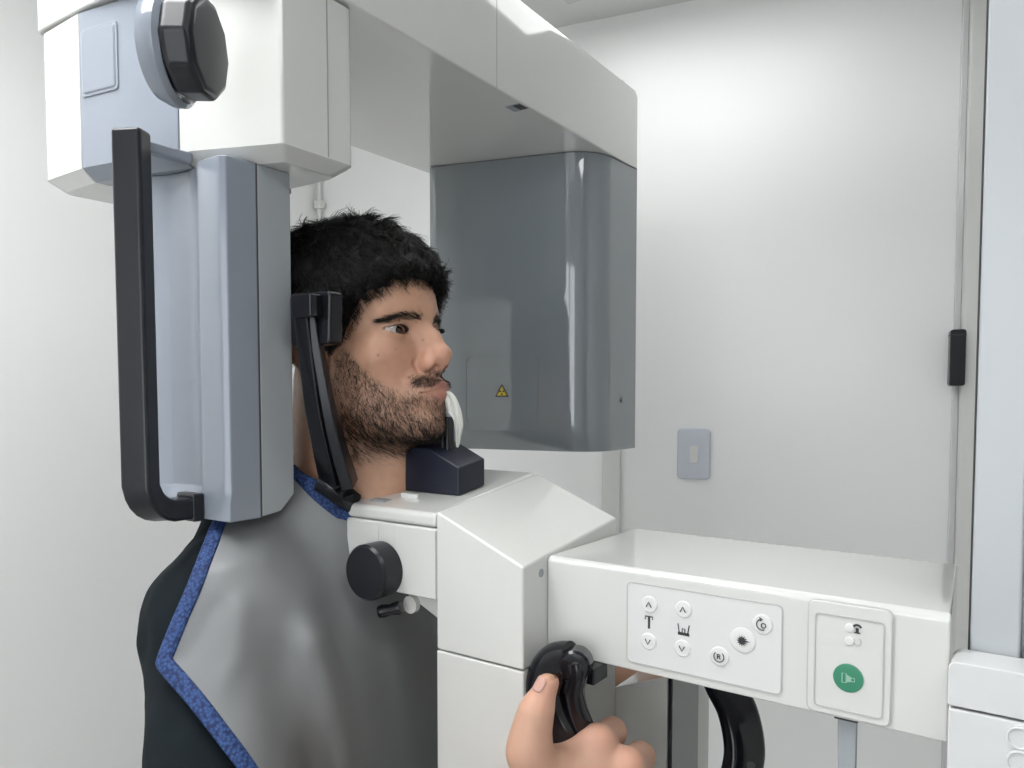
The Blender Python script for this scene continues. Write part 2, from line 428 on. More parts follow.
# ---------------------------------------------------------------- column and carriage
colm = root('xray_column', (.06, .70, 0), 'white upright x-ray column with sliding carriage at the right edge', 'column')
box('rail', -.0464, -.0168, .6149, .74, 0.02, 2.20, M_COLUMN, colm, bevel=0.002)
box('rail', .1268, .1564, .6149, .74, 0.02, 2.20, M_COLUMN, colm, bevel=0.002)
box('back_panel', -.0166, .1266, .632, .74, 0.02, 2.20, M_PALEGREY, colm, bevel=0)
box('base_plate', -.35, .25, .45, .98, 0.0, 0.0195, M_WHITE2, colm, bevel=0.004)
box('overhead_arm', -.82, .1564, .62, .74, 2.201, 2.30, M_WHITE2, colm, bevel=0.01)
lathe('rotation_hub', [(.07, 0), (.07, .11)], (-.76, .68, ZU + .1385), (0, 0, 1), M_WHITE2, colm, n=40)
box('joint_strip', -.0474, -.0466, .6160, .735, 0.02, 2.20, M_GAP, colm, bevel=0)
cr = prism('carriage', [(-.0555, 1.3415), (.20, 1.3415), (.20, 1.3715), (-.0555, 1.3715)], 'y', .5795, .6140, M_WHITE2, colm, rad=[0, 0, .003, .006], bevel=0.004, seg=4)
box('carriage_cover', -.0550, .1995, .5800, .6140, 0.95, 1.3400, M_WHITE2, colm, bevel=0.002)
for (px, py) in ((1018, 738), (1018, 762)):
    p = onY(px + 2, py, .5798)
    b_ = lathe('round_button', [(.0078, -.001), (.0078, .0012), (.0066, .0016), (.0062, .0006)], p, (0, -1, 0), M_WHITE2, colm, n=32)

# ---------------------------------------------------------------- patient support: chin housing, control arm, handles
sup = root('patient_support', (-.43, .65, 1.20), 'white chin support arm with control keypad, knob and black hand grips', 'x-ray machine')
YF, YB = .5635, .739
# chin box: top rises away from the camera
def slopebox(name, x0, x1, y0, y1, z0, ztop, m, parent, bevel=0.003):
    """ztop(x, y) gives the top height"""
    a = [(x0, y0, z0), (x1, y0, z0), (x1, y1, z0), (x0, y1, z0)]
    b = [(x, y, ztop(x, y)) for x, y, _ in a]
    return loft(name, [a, b], m, parent, bevel=bevel)
ztop = lambda x, y: 1.4318 + .150 * (y - YF)
cz1 = lambda x, y: ztop(x, y) - .0150
cbox = slopebox('chin_box', -.6165, -.4905, YF, YB, 1.3465, cz1, M_WHITE, sup, bevel=0.0015)
lid = loft('chin_lid', [[(x, y, ztop(x, y) - .0146) for x, y in ((-.6170, YF - .0005), (-.4905, YF - .0005), (-.4905, YB), (-.6170, YB))],
                        [(x, y, ztop(x, y)) for x, y in ((-.6170, YF - .0005), (-.4905, YF - .0005), (-.4905, YB), (-.6170, YB))]], M_WHITE, sup, bevel=0.005, seg=3)
# two shallow panels in its front
box('front_panel', -.6155, -.5690, YF - .0012, YF + .001, 1.3475, 1.4155, M_WHITE, cbox, bevel=0.0008)
box('front_panel', -.5470, -.4912, YF - .0012, YF + .001, 1.3475, 1.4155, M_WHITE, cbox, bevel=0.0008)
# slot in the lid
r_ = ray(381, 498); 
p = onY(381, 497, .585)
box('slot', p.x - .010, p.x + .010, p.y - .006, p.y + .006, ztop(0, p.y) - .0012, ztop(0, p.y) + .0014, M_PALEGREY, lid, bevel=0)
box('peg', -.5740, -.5500, .6010, .6045, ztop(0, .60) - .002, ztop(0, .60) + .005, M_BUTTON, lid, bevel=0.001)
# wedge bracket below and the two black controls
prism('bracket', [(-.585, 1.3464), (-.4905, 1.3464), (-.4905, 1.3200), (-.545, 1.3445)], 'y', YF + .012, YB - .012, M_WHITE, sup, bevel=0.001)
kc2 = onY(384, 568, YF)
lathe('knob', [(.022, .0), (.0285, .001), (.0285, .0235), (.0262, .0265), (.018, .0268)], (-.5630, YF - .0005, 1.3690), (0, -1, 0), M_BLACKM, sup, n=44)
lathe('lever_boss', [(.009, 0), (.009, .006)], (-.5320, YF + .0115, 1.3345), (0, -1, 0), M_WHITE, sup, n=24)
lathe('lever', [(.002, 0), (.0060, .0010), (.0070, .004), (.0056, .013), (.0068, .0215), (.0060, .0255), (.002, .0265)], (-.5330, YF - .004, 1.3345), (-.88, -.38, -.26), M_BLACK, sup, n=20)
# peaked housing
zr = lambda x, y: (1.4355 + (1.3940 - 1.4355) * (x + .4885) / (.4885 - .3861)) + .118 * (y - YF)
hs = slopebox('housing', -.4885, -.3861, YF - .003, YB, 1.3000, zr, M_WHITE, sup, bevel=0.0022)
box('column', -.4888, -.3859, YF - .003, YB, 1.02, 1.2988, M_WHITE, sup, bevel=0.0018)
p = onX(541, 573, -.3861)
lathe('screw_hole', [(.0040, -.001), (.0040, .0004), (.0032, .0006), (.0030, .0001)], p, (1, 0, 0), M_PALEGREY, hs, n=20)
# control arm
YA, ZA0, ZA1 = .5998, 1.3072, 1.3975
sec = [(YA, ZA0), (.7800, ZA0), (.7800, ZA1), (YA + .004, ZA1), (YA, ZA1 - .004)]
arm = loft('control_arm', [[(-.3860, y, z) for y, z in sec], [(-.0563 - .0725 * (y - YA), y, z) for y, z in sec]], M_WHITE, sup, bevel=0.002)
afn = lambda s, z, o: Vector((s, YA - o, z))
def apos(px, py): p = onY(px, py, YA); return p.x, p.z
def aplate(name, pts, o0, o1, m, parent, rad=0, **kw):
    q2 = round_poly(pts, rad, 5) if rad > 0 else pts
    return loft(name, [[afn(s, z, o0) for s, z in q2], [afn(s, z, o1) for s, z in q2]], m, parent, **kw)
M_EDGE = mat('embossed_edge', (.48, .48, .47), .3)
kx0, kx1, kz0, kz1 = -.3022, -.1700, 1.3155, 1.3850
kp = aplate('keypad', rrect(kx0, kx1, kz0, kz1), -.001, .0008, M_KEYPAD, sup, rad=.0045)
frame_lines(afn, kx0 - .0006, kx1 + .0006, kz0 - .0006, kz1 + .0006, .005, .0009, -.001, .0010, M_EDGE, kp, 'edge_line')
def button(x, z, r):
    return lathe('button', [(r, 0), (r, .0007), (r * .9, .0013), (r * .5, .0014)], (x, YA - .0006, z), (0, -1, 0), M_BUTTON, kp, n=28)
def strokes(name, lines, w_, o, m, parent):
    v = []; f = []
    for ln in lines:
        L = [Vector(p) for p in ln]; b = len(v)
        for i, p in enumerate(L):
            a = (L[min(i + 1, len(L) - 1)] - L[max(i - 1, 0)]).normalized(); nn = Vector((-a.y, a.x)) * w_ / 2
            v += [afn(p.x + nn.x, p.y + nn.y, o), afn(p.x - nn.x, p.y - nn.y, o)]
        f += [(b + 2 * i, b + 2 * i + 2, b + 2 * i + 3, b + 2 * i + 1) for i in range(len(L) - 1)]
    return link(name, pymesh(name, v, f), m, parent, smooth=False)
def arcp(x, z, r, a0, a1, n=14): return [(x + r * math.cos(R(a)), z + r * math.sin(R(a))) for a in np.linspace(a0, a1, n)]
def upv(p): return p
b1 = apos(650, 604); b2 = apos(649, 641); b3 = apos(684, 609); b4 = apos(683, 648)
for (x, z), sgn in ((b1, 1), (b2, -1), (b3, 1), (b4, -1)):
    bt = button(x, z, .0072)
    strokes('chevron', [[(x - .0024, z - .0022 * sgn), (x, z + .0022 * sgn), (x + .0024, z - .0022 * sgn)]], .0011, .0027, M_INK, bt)
x, z = apos(649.5, 622)
strokes('column_symbol', [[(x, z - .0056), (x, z + .0050)]], .0022, .0010, M_INK, kp)
strokes('column_symbol', [[(x - .0034, z + .0020), (x - .0034, z + .0050), (x + .0034, z + .0050), (x + .0034, z + .0026)]], .0011, .0011, M_INK, kp)
x, z = apos(684, 630)
strokes('chin_symbol', [[(x - .0050, z - .0032), (x + .0050, z - .0032)]], .0026, .0010, M_INK, kp)
strokes('chin_symbol', [[(x - .0038, z - .0020), (x - .0050, z + .0050)], [(x + .0038, z - .0020), (x + .0050, z + .0050)], [(x - .0012, z - .002), (x - .0012, z + .0012), (x + .0012, z + .0012), (x + .0012, z - .002)]], .0010, .0011, M_INK, kp)
x, z = apos(743, 640); bt = button(x, z, .0102)
star = []
for i in range(24):
    a = math.pi * 2 * i / 24; r2 = .0046 if i % 2 == 0 else .0026
    if i == 0: r2 = .0070
    star.append((x + r2 * math.cos(a), z + r2 * math.sin(a)))
link('burst_symbol', pymesh('burst_symbol', [afn(x, z, .0027)] + [afn(s, q, .0027) for s, q in star], [(0, 1 + i, 1 + (i + 1) % 24) for i in range(24)]), M_INK, bt, smooth=False)
x, z = apos(720, 656); bt = button(x, z, .0080)
strokes('return_symbol', [arcp(x, z, .0042, 130, 410), [(x - .0012, z - .0020), (x - .0012, z + .0020)], [(x - .0012, z + .0020), (x + .0010, z + .0016), (x + .0010, z + .0004), (x - .0012, z)], [(x, z), (x + .0013, z - .0020)]], .0009, .0027, M_INK, bt)
x, z = apos(763, 624); bt = button(x, z, .0080)
strokes('turn_symbol', [arcp(x, z, .0042, 100, 300), arcp(x + .0012, z - .0006, .0018, 0, 360), [(x - .0022, z + .0054), (x + .0004, z + .0042), (x - .0018, z + .0026)]], .0009, .0027, M_INK, bt)
# exposure module on the arm
mx0, mx1, mz0, mz1 = -.1500, -.0925, 1.3125, 1.3935
mod = aplate('exposure_module', rrect(mx0, mx1, mz0 - .003, mz1 + .001), -.004, .0022, M_WHITE, sup, rad=.006, bevel=.001)
frame_lines(afn, mx0 - .0008, mx1 + .0008, mz0 - .0038, mz1 + .0014, .0066, .0009, -.001, .0012, M_EDGE, mod, 'edge_line')
frame_lines(afn, mx0 + .0048, mx1 - .0048, mz0 + .002, mz1 - .008, .004, .0008, .001, .0029, M_EDGE, mod, 'film_edge')
M_GREEN = mat('green_button', (.035, .22, .125), .35)
x, z = apos(849, 677); gbt = lathe('exposure_button', [(.0105, 0), (.0105, .0010), (.0095, .0013), (.003, .0014)], (x, YA - .0020, z), (0, -1, 0), M_GREEN, mod, n=40)
M_PALEG = mat('pale_green_print', (.30, .52, .40), .4)
strokes('tube_symbol', [[(x - .0040, z - .0034), (x - .0040, z + .0036), (x - .0012, z + .0036), (x - .0012, z - .0034), (x - .0042, z - .0034)], [(x - .001, z + .0026), (x + .0024, z + .0010), (x + .0046, z + .0010), (x + .0046, z - .0016), (x + .0024, z - .0016), (x - .001, z - .0026)]], .0007, .0040, M_PALEG, gbt)
link('cone_symbol', pymesh('cone_symbol', [afn(*q, .0040) for q in ((x - .0008, z + .0024), (x + .0024, z + .0008), (x + .0024, z - .0014), (x - .0008, z - .0024))], [(0, 1, 2, 3)]), M_PALEG, gbt, smooth=False)
for (px, py, kk) in ((850, 627, 0), (850, 640, 1)):
    x, z = apos(px, py)
    ld = lathe('indicator_lamp', [(.0032, 0), (.0032, .0006), (.002, .0012)], (x, YA - .0022, z), (0, -1, 0), M_BUTTON, mod, n=20)
    xs, zs = apos(px + 8, py + 1)
    if kk == 0:
        strokes('radiation_symbol', [[(xs, zs - .0030), (xs, zs + .0006)]], .0022, .0026, M_INK, mod)
        strokes('radiation_symbol', [arcp(xs, zs, .0028, 20, 160)], .0016, .0027, M_INK, mod)
        strokes('radiation_symbol', [[(xs - .0022, zs - .0030), (xs + .0022, zs - .0030)]], .0010, .0027, M_INK, mod)
    else:
        strokes('ready_symbol', [arcp(xs, zs, .0026, 140, 420)], .0008, .0026, mat('grey_print', (.4, .4, .4), .5), mod)
# cord strap hanging below the module
st = prism('cord_strap', [(-.1300, 1.312), (-.1165, 1.312), (-.1170, 1.15), (-.1270, 1.15)], 'y', .607, .612, M_PALEGREY, sup, bevel=.001)
box('strap_clip', -.1320, -.1150, .604, .616, 1.3045, 1.311, M_GAP, st, bevel=.001)

# mirror post behind the column
post = prism('mirror_post', [(-.3880, 1.02), (-.3262, 1.02), (-.3262, 1.2530), (-.3880, 1.2280)], 'y', .7392, .86, M_WHITE, sup, bevel=.001)
M_DGLASS = mat('dark_mirror_glass', (.25, .25, .26), .03, metal=.9)
box('mirror_edge', -.3260, -.3225, .7415, .816, 1.02, 1.305, M_BLACK, sup, bevel=.0006)
box('mirror_glass', -.3224, -.3218, .7435, .815, 1.02, 1.304, M_DGLASS, sup, bevel=0)

# near hand grip: a wide black loop band below the arm
def hy(px, py, Y): return onY(px, py, Y)
gp_ = [hy(574, 657, .575), hy(556, 664, .578), hy(547, 684, .582), hy(553, 712, .584), hy(566, 738, .586), hy(582, 775, .588)]
hg = sweep('hand_grip', gp_, .0150, .0185, M_BLACK, sup, side=(.45, -.89, 0), n=20, pw=3.0, smooth_path=8, scale=lambda t: .75 + .35 * math.sin(min(1, t * 2.2) * math.pi / 2))
rim = [hy(576, 662, .566), hy(578, 675, .566), hy(575, 692, .568), hy(578, 710, .573), hy(585, 728, .580), hy(590, 742, .590)]
sweep('grip_rim', rim, .0085, .0078, M_BLACK, hg, side=(0, 1, 0), n=14, pw=3.0, smooth_path=8)
pb = hy(576, 664, .570); pd = Vector((.35, -.93, .05)).normalized()
lathe('pivot_boss', [(.010, -.012), (.0140, -.010), (.0140, .008), (.0118, .0105), (.006, .0108)], pb, pd, M_BLACK, hg, n=32)
lathe('pivot_hole', [(.0042, -.002), (.0042, .0004), (.001, .0005)], pb + pd * .0108 + Vector((.002, 0, .001)), pd, M_GAP, hg, n=18)
p = hy(595, 670, .600)
box('grip_bracket', p.x - .010, p.x + .010, .580, .606, p.z - .0065, p.z + .008, M_BLACK, hg, bevel=.0015)

# far hand grip
fg = [(-.300, .800, 1.278), (-.284, .785, 1.245), (-.262, .770, 1.222), (-.250, .758, 1.190), (-.252, .750, 1.160), (-.262, .748, 1.12), (-.28, .75, 1.08)]
fh = sweep('hand_grip', fg, .021, .0105, M_BLACK, sup, side=(.55, .83, .0), n=20, pw=4.0, smooth_path=8)
lathe('pivot_hole', [(.004, -.002), (.004, .0004), (.001, .0005)], hy(751, 766, .735), (.2, -1, 0), M_GAP, fh, n=18)

# head clamp: black temple pad and strap down to the chin box
hc1 = [hy(303, 300, .506), hy(304, 318, .506), hy(315, 405, .520), hy(323, 445, .532), hy(332, 484, .548)]
cl = sweep('clamp_strap', hc1, .0100, .0050, M_BLACK, sup, side=(1, 0, 0), n=16, pw=8, smooth_path=8, scale=lambda t: .9 + .4 * t)
hc2 = [hy(314, 312, .513), hy(315, 330, .514), hy(328.5, 405, .527), hy(338, 445, .539), hy(350, 484, .555)]
sweep('clamp_rib', hc2, .0042, .0085, M_BLACKM, cl, side=(.82, .57, 0), n=12, pw=8, smooth_path=8, scale=lambda t: .85 + .75 * t)
p = hy(326, 320, .525)
prism('temple_pad', [(p.x - .040, p.z - .027), (p.x + .019, p.z - .025), (p.x + .021, p.z + .027), (p.x - .040, p.z + .028)], 'y', .512, .530, M_BLACK, sup, rad=.006, bevel=.003)
p = hy(307, 306, .505)
box('clamp_sleeve', p.x - .0145, p.x + .0145, .497, .512, p.z - .012, p.z + .011, M_BLACK, cl, bevel=.002)
sweep('clamp_base', [hy(322, 482, .546), hy(338, 492, .553), hy(352, 503, .572)], .012, .009, M_BLACK, cl, side=(0, 1, 0), n=14, pw=4, smooth_path=4)

# navy chin rest with bite stick
crest = root('chin_rest', (-.55, .645, 1.447), 'dark navy chin rest block with black bite stick under the chin', 'chin rest')
zb_ = lambda y: ztop(0, y) + .0004
fr = [(-.600, .0155), (-.600, .036), (-.577, .049), (-.553, .0485), (-.511, .0300), (-.511, .0), (-.590, .0)]
yy0, yy1 = .6225, .668
loft('block', [[(x, yy0, zb_(yy0) + .0 + z) for x, z in fr], [(x, yy1, zb_(yy1) + z) for x, z in fr]], M_NAVY, crest, bevel=.002)
box('bite_stick', -.5535, -.5405, .640, .652, zb_(.646) + .030, 1.5235, M_BLACK, crest, bevel=.002)
box('stick_groove', -.5485, -.5465, .6392, .642, zb_(.646) + .040, 1.522, M_GAP, crest, bevel=0)
M_PAPER = mat('thin_white_film', (.56, .57, .53), .45, bump=.3, bscale=120)
strip = [((439, 392), (450, 391)), ((443, 398), (455, 396)), ((446, 405), (459, 402)), ((447, 413), (462, 411)), ((453, 417), (463.5, 419)), ((454, 426), (463, 427)), ((455.5, 434), (461, 435)), ((456, 441), (460.5, 442)), ((457, 448), (459.5, 447))]
v = []; f = []; NJ = 7
for k, (a, b) in enumerate(strip):
    for j in range(NJ):
        t = j / (NJ - 1)
        yv = .6365 + .0034 * math.sin(j * 2.3 + k * 1.1) + .0022 * math.sin(j * 4.1 - k * 2.7)
        v.append(hy(a[0] * (1 - t) + b[0] * t + .5 * math.sin(k * 3 + j), a[1] * (1 - t) + b[1] * t, yv))
for k in range(len(strip) - 1):
    for j in range(NJ - 1):
        a = k * NJ + j; f.append((a, a + 1, a + NJ + 1, a + NJ))
pf = link('bite_sleeve', pymesh('bite_sleeve', v, f), M_PAPER, None)
md = pf.modifiers.new('thick', 'SOLIDIFY'); md.thickness = .0012
md = pf.modifiers.new('sub', 'SUBSURF'); md.levels = 1; md.render_levels = 1
tag(pf, 'crumpled white plastic film sleeve hanging from the mouth over the bite stick', 'film')

# ---------------------------------------------------------------- distance-field modelling tools (for the person)
def smin(a, b, k):
    h = np.clip(.5 + .5 * (b - a) / k, 0, 1); return b + (a - b) * h - k * h * (1 - h)
def smax(a, b, k): return -smin(-a, -b, k)
def sub(a, b, k): return smax(a, -b, k)
def ell(P, c, r):
    q = P - np.array(c, np.float32); r = np.array(r, np.float32)
    k0 = np.sqrt(((q / r) ** 2).sum(1)); k1 = np.sqrt(((q / (r * r)) ** 2).sum(1)) + 1e-9
    return k0 * (k0 - 1) / k1
def cone(P, a, b, ra, rb):
    a = np.array(a, np.float32); b = np.array(b, np.float32); ab = b - a
    q = P - a; t = np.clip((q @ ab) / (ab @ ab), 0, 1)
    return np.sqrt(((q - t[:, None] * ab) ** 2).sum(1)) - (ra + (rb - ra) * t)
def chain(P, pts, rad, k):
    d = None
    for i in range(len(pts) - 1):
        c = cone(P, pts[i], pts[i + 1], rad[i], rad[i + 1]); d = c if d is None else smin(d, c, k)
    return d
def sstep(x, a, b):
    t = np.clip((x - a) / (b - a), 0, 1); return t * t * (3 - 2 * t)

def vnoise(P, s, seed=0):
    q = P * s; i = np.floor(q).astype(np.int64); f = (q - i).astype(np.float32); f = f * f * (3 - 2 * f); out = 0
    for dx in (0, 1):
        for dy in (0, 1):
            for dz in (0, 1):
                h = (i[:, 0] + dx) * 374761393 + (i[:, 1] + dy) * 668265263 + (i[:, 2] + dz) * 2147483647 + seed * 974634777
                h = (h ^ (h >> 13)) * 1274126177; h = ((h ^ (h >> 16)) & 0xffff) / 65535.0
                wgt = (f[:, 0] if dx else 1 - f[:, 0]) * (f[:, 1] if dy else 1 - f[:, 1]) * (f[:, 2] if dz else 1 - f[:, 2])
                out = out + h * wgt
    return (out * 2 - 1).astype(np.float32)

def nets(fn, lo, hi, res, F=4):
    """naive surface nets of the field fn inside a box; evaluated finely only near the surface"""
    lo = np.array(lo, float); n = (np.ceil((np.array(hi) - lo) / (res * F)).astype(int)) * F + 1
    ax = [lo[i] + res * np.arange(n[i]) for i in range(3)]
    nc = (n - 1) // F
    cx = [lo[i] + res * (F * np.arange(nc[i]) + F / 2) for i in range(3)]
    G = np.stack(np.meshgrid(*cx, indexing='ij'), -1).reshape(-1, 3).astype(np.float32)
    dc = np.concatenate([fn(g) for g in np.array_split(G, max(1, len(G) // 200000))]).reshape(nc)
    V = np.empty(n, np.float32); V[:] = 1
    up_ = dc.repeat(F, 0).repeat(F, 1).repeat(F, 2); V[:-1, :-1, :-1] = up_
    V[-1] = V[-2]; V[:, -1] = V[:, -2]; V[:, :, -1] = V[:, :, -2]
    near = np.abs(dc) < res * F * 1.9
    nn = np.zeros(n, bool)
    nr = near.repeat(F, 0).repeat(F, 1).repeat(F, 2)
    for dx in (0, 1):
        for dy in (0, 1):
            for dz in (0, 1):
                nn[dx:dx + nr.shape[0], dy:dy + nr.shape[1], dz:dz + nr.shape[2]] |= nr
    idx = np.argwhere(nn)
    P = np.stack([ax[i][idx[:, i]] for i in range(3)], 1).astype(np.float32)
    V[nn] = np.concatenate([fn(p) for p in np.array_split(P, max(1, len(P) // 200000))])
    S = V < 0
    c = np.zeros(tuple(n - 1), np.int8)
    for dx in (0, 1):
        for dy in (0, 1):
            for dz in (0, 1):
                c += S[dx:n[0] - 1 + dx, dy:n[1] - 1 + dy, dz:n[2] - 1 + dz]
    act = (c > 0) & (c < 8); cell = np.argwhere(act)
    ids = -np.ones(tuple(n - 1), np.int32); ids[act] = np.arange(len(cell))
    acc = np.zeros((len(cell), 3)); cnt = np.zeros(len(cell))
    cor = [(x, y, z) for x in (0, 1) for y in (0, 1) for z in (0, 1)]
    for a in cor:
        for d in range(3):
            if a[d]: continue
            b = list(a); b[d] = 1
            va = V[cell[:, 0] + a[0], cell[:, 1] + a[1], cell[:, 2] + a[2]]; vb = V[cell[:, 0] + b[0], cell[:, 1] + b[1], cell[:, 2] + b[2]]
            m = (va < 0) != (vb < 0); t = va[m] / (va[m] - vb[m])
            p = np.tile(np.array(a, float), (m.sum(), 1)); p[:, d] += t
            acc[m] += p; cnt[m] += 1
    vert = lo + res * (cell + acc / cnt[:, None])
    Q = []
    for d in range(3):
        e1, e2 = [(1, 2), (2, 0), (0, 1)][d]
        sl0 = [slice(None)] * 3; sl1 = [slice(None)] * 3; sl0[d] = slice(0, n[d] - 1); sl1[d] = slice(1, n[d])
        sa = S[tuple(sl0)]; sb = S[tuple(sl1)]
        E = np.argwhere(sa != sb)
        E = E[(E[:, e1] > 0) & (E[:, e2] > 0) & (E[:, e1] < n[e1] - 1) & (E[:, e2] < n[e2] - 1)]
        def g(o1, o2):
            q = E.copy(); q[:, e1] += o1; q[:, e2] += o2; return ids[q[:, 0], q[:, 1], q[:, 2]]
        qd = np.stack([g(-1, -1), g(0, -1), g(0, 0), g(-1, 0)], 1)
        flip = ~sa[E[:, 0], E[:, 1], E[:, 2]]
        qd[flip] = qd[flip][:, ::-1]; Q.append(qd)
    Q = np.concatenate(Q); Q = Q[(Q >= 0).all(1)]
    return vert.astype(np.float32), Q

def grad(fn, P, e=.0008):
    G = np.stack([fn(P + np.eye(3, dtype=np.float32)[i] * e) - fn(P - np.eye(3, dtype=np.float32)[i] * e) for i in range(3)], 1)
    return G / (np.linalg.norm(G, axis=1, keepdims=True) + 1e-9)

# ---------------------------------------------------------------- person: frames
HEAD_O = np.array([-.657, .622, 1.612]); HPSI = R(5.5); HTILT = R(6)      # chin slightly raised
HF = np.array([math.cos(HPSI), math.sin(HPSI), 0]); HL = np.array([-math.sin(HPSI), math.cos(HPSI), 0])
HX = HF * math.cos(HTILT) + np.array([0, 0, math.sin(HTILT)]); HZ = np.cross(HX, HL)
HM = np.stack([HX, HL, HZ], 1).astype(np.float32)     # local -> world columns
BPSI = R(18)
BF = np.array([math.cos(BPSI), math.sin(BPSI), 0]); BL = np.array([-math.sin(BPSI), math.cos(BPSI), 0])
BM = np.stack([BF, BL, np.array([0, 0, 1.0])], 1).astype(np.float32)
BODY_O = HEAD_O + HF * -.074 + np.array([0, 0, -.205])
def toH(P): return (P - HEAD_O.astype(np.float32)) @ HM
def toB(P): return (P - BODY_O.astype(np.float32)) @ BM
def fromH(L): return np.asarray(L) @ HM.T + HEAD_O
def fromB(L): return np.asarray(L) @ BM.T + BODY_O

EYEC = (.0725, .0330, -.0045)
def f_head(L):
    """head in its own frame: x forward, y left, z up, eye level z = 0"""
    S = L.copy(); S[:, 1] = np.abs(S[:, 1]); x, y, z = S.T
    d = ell(S, (-.010, 0, .042), (.092, .0735, .078))
    d = smin(d, ell(S, (.030, 0, .028), (.066, .061, .056)), .03)
    d = smin(d, ell(S, (.030, 0, -.030), (.063, .061, .062)), .03)
    d = smin(d, ell(S, (.034, 0, -.074), (.058, .052, .044)), .025)
    d = smin(d, cone(S, (.006, .048, -.076), (.074, .020, -.106), .0165, .015), .022)
    d = smin(d, ell(S, (.086, 0, -.107), (.019, .022, .016)), .016)
    d = smin(d, ell(S, (.060, .041, -.030), (.022, .021, .018)), .02)
    d = smin(d, cone(S, (.0885, .006, .0135), (.070, .044, .0150), .0085, .0085), .012)
    # eye sockets
    d = sub(d, ell(S, (.0955, .0325, -.0065), (.0135, .0195, .0112)), .010)
    # muzzle
    d = smin(d, ell(S, (.086, 0, -.072), (.025, .028, .022)), .014)
    # nose
    nb = chain(S, [(.0885, 0, .006), (.1025, 0, -.014), (.1110, 0, -.031)], [.0064, .0080, .0098], .006)
    nb = smin(nb, ell(S, (.1128, 0, -.0345), (.0102, .0108, .0092)), .006)
    nb = smin(nb, cone(S, (.0875, .0060, -.008), (.0995, .0075, -.035), .0060, .0072), .008)
    nb = smin(nb, ell(S, (.1005, .0122, -.0425), (.0105, .0064, .0076)), .005)
    nb = smin(nb, cone(S, (.1120, 0, -.0415), (.1040, 0, -.0490), .0050, .006), .005)
    d = smin(d, nb, .0065)
    d = sub(d, ell(S, (.1072, .0092, -.0475), (.0070, .0046, .0042)), .0018)
    d = sub(d, chain(S, [(.0965, .0185, -.0345), (.0905, .0195, -.0400), (.0920, .0175, -.0490)], [.0012, .0016, .0012], .002), .004)
    # lips
    ul = chain(S, [(.1085, 0, -.0660), (.1060, .008, -.0665), (.0930, .0240, -.0730)], [.0052, .0052, .0024], .003)
    ll = chain(S, [(.1060, 0, -.0778), (.1025, .010, -.0775), (.0920, .0230, -.0740)], [.0060, .0054, .0022], .003)
    d = smin(d, ul, .0035); d = smin(d, ll, .0045)
    d = sub(d, chain(S, [(.1150, 0, -.0720), (.1110, .010, -.0725), (.0970, .0250, -.0740)], [.0013, .0013, .0009], .002), .002)
    # eyelids: thin caps over the eyeball with an almond opening
    E = S - np.array(EYEC, np.float32); er = np.sqrt((E ** 2).sum(1))
    lid = er - .0142
    lid = np.maximum(lid, -(E[:, 0] - .001))
    d = smin(d, lid, .0045)
    u = np.clip((E[:, 1] - .0012) / .0162, -1, 1); arch = 1 - u * u
    mid = -.0004 + .0018 * u
    op = np.maximum(E[:, 2] - (mid + .0042 * arch), (mid - .0040 * arch) - E[:, 2])
    op = np.maximum(op, -(E[:, 0] - .002)); op = np.maximum(op, er - .030)
    d = sub(d, op, .0009)
    # lid crease
    el = R(40); cp_ = [(EYEC[0] + .0150 * math.cos(el) * math.cos(a), EYEC[1] + .0150 * math.cos(el) * math.sin(a), EYEC[2] + .0150 * math.sin(el) - .004 * max(0, a)) for a in np.linspace(-.7, 1.25, 6)]
    d = sub(d, chain(S, cp_, [.0006, .0011, .0013, .0013, .0011, .0006], .001), .0022)
    # ears
    q = S - np.array((-.006, .0765, -.012), np.float32)
    ca, sa = math.cos(.25), math.sin(.25)
    q2 = np.stack([q[:, 0] * ca + q[:, 2] * sa * .5 + q[:, 1] * .35, q[:, 1] - q[:, 0] * -.30, -q[:, 0] * sa + q[:, 2] * ca], 1)
    ear = ell(q2, (0, 0, 0), (.018, .0062, .031))
    ear = smin(ear, ell(q2, (.002, .001, -.026), (.009, .006, .010)), .008)
    ear = sub(ear, ell(q2, (.003, .006, .003), (.011, .005, .021)), .004)
    d = smin(d, ear, .006)
    return d

def f_neck(L):
    d = cone(L, (-.022, 0, -.050), (-.040, 0, -.205), .062, .066)
    d = smin(d, cone(np.stack([L[:, 0], np.abs(L[:, 1]), L[:, 2]], 1), (-.02, .052, -.06), (.022, .018, -.205), .014, .012), .02)
    d = smin(d, cone(L, (.042, 0, -.115), (.026, 0, -.205), .018, .020), .035)
    return d

# arm joints (world)
SHO_R = fromB((.000, -.165, -.095)); SHO_L = fromB((-.010, .165, -.090))
ELB_R = np.array([-.555, .342, 1.090]); WRI_R = np.array(atd(566, 838, .655))
ELB_L = np.array([-.640, .930, 1.080]); WRI_L = np.array(onY(628, 682, .93))

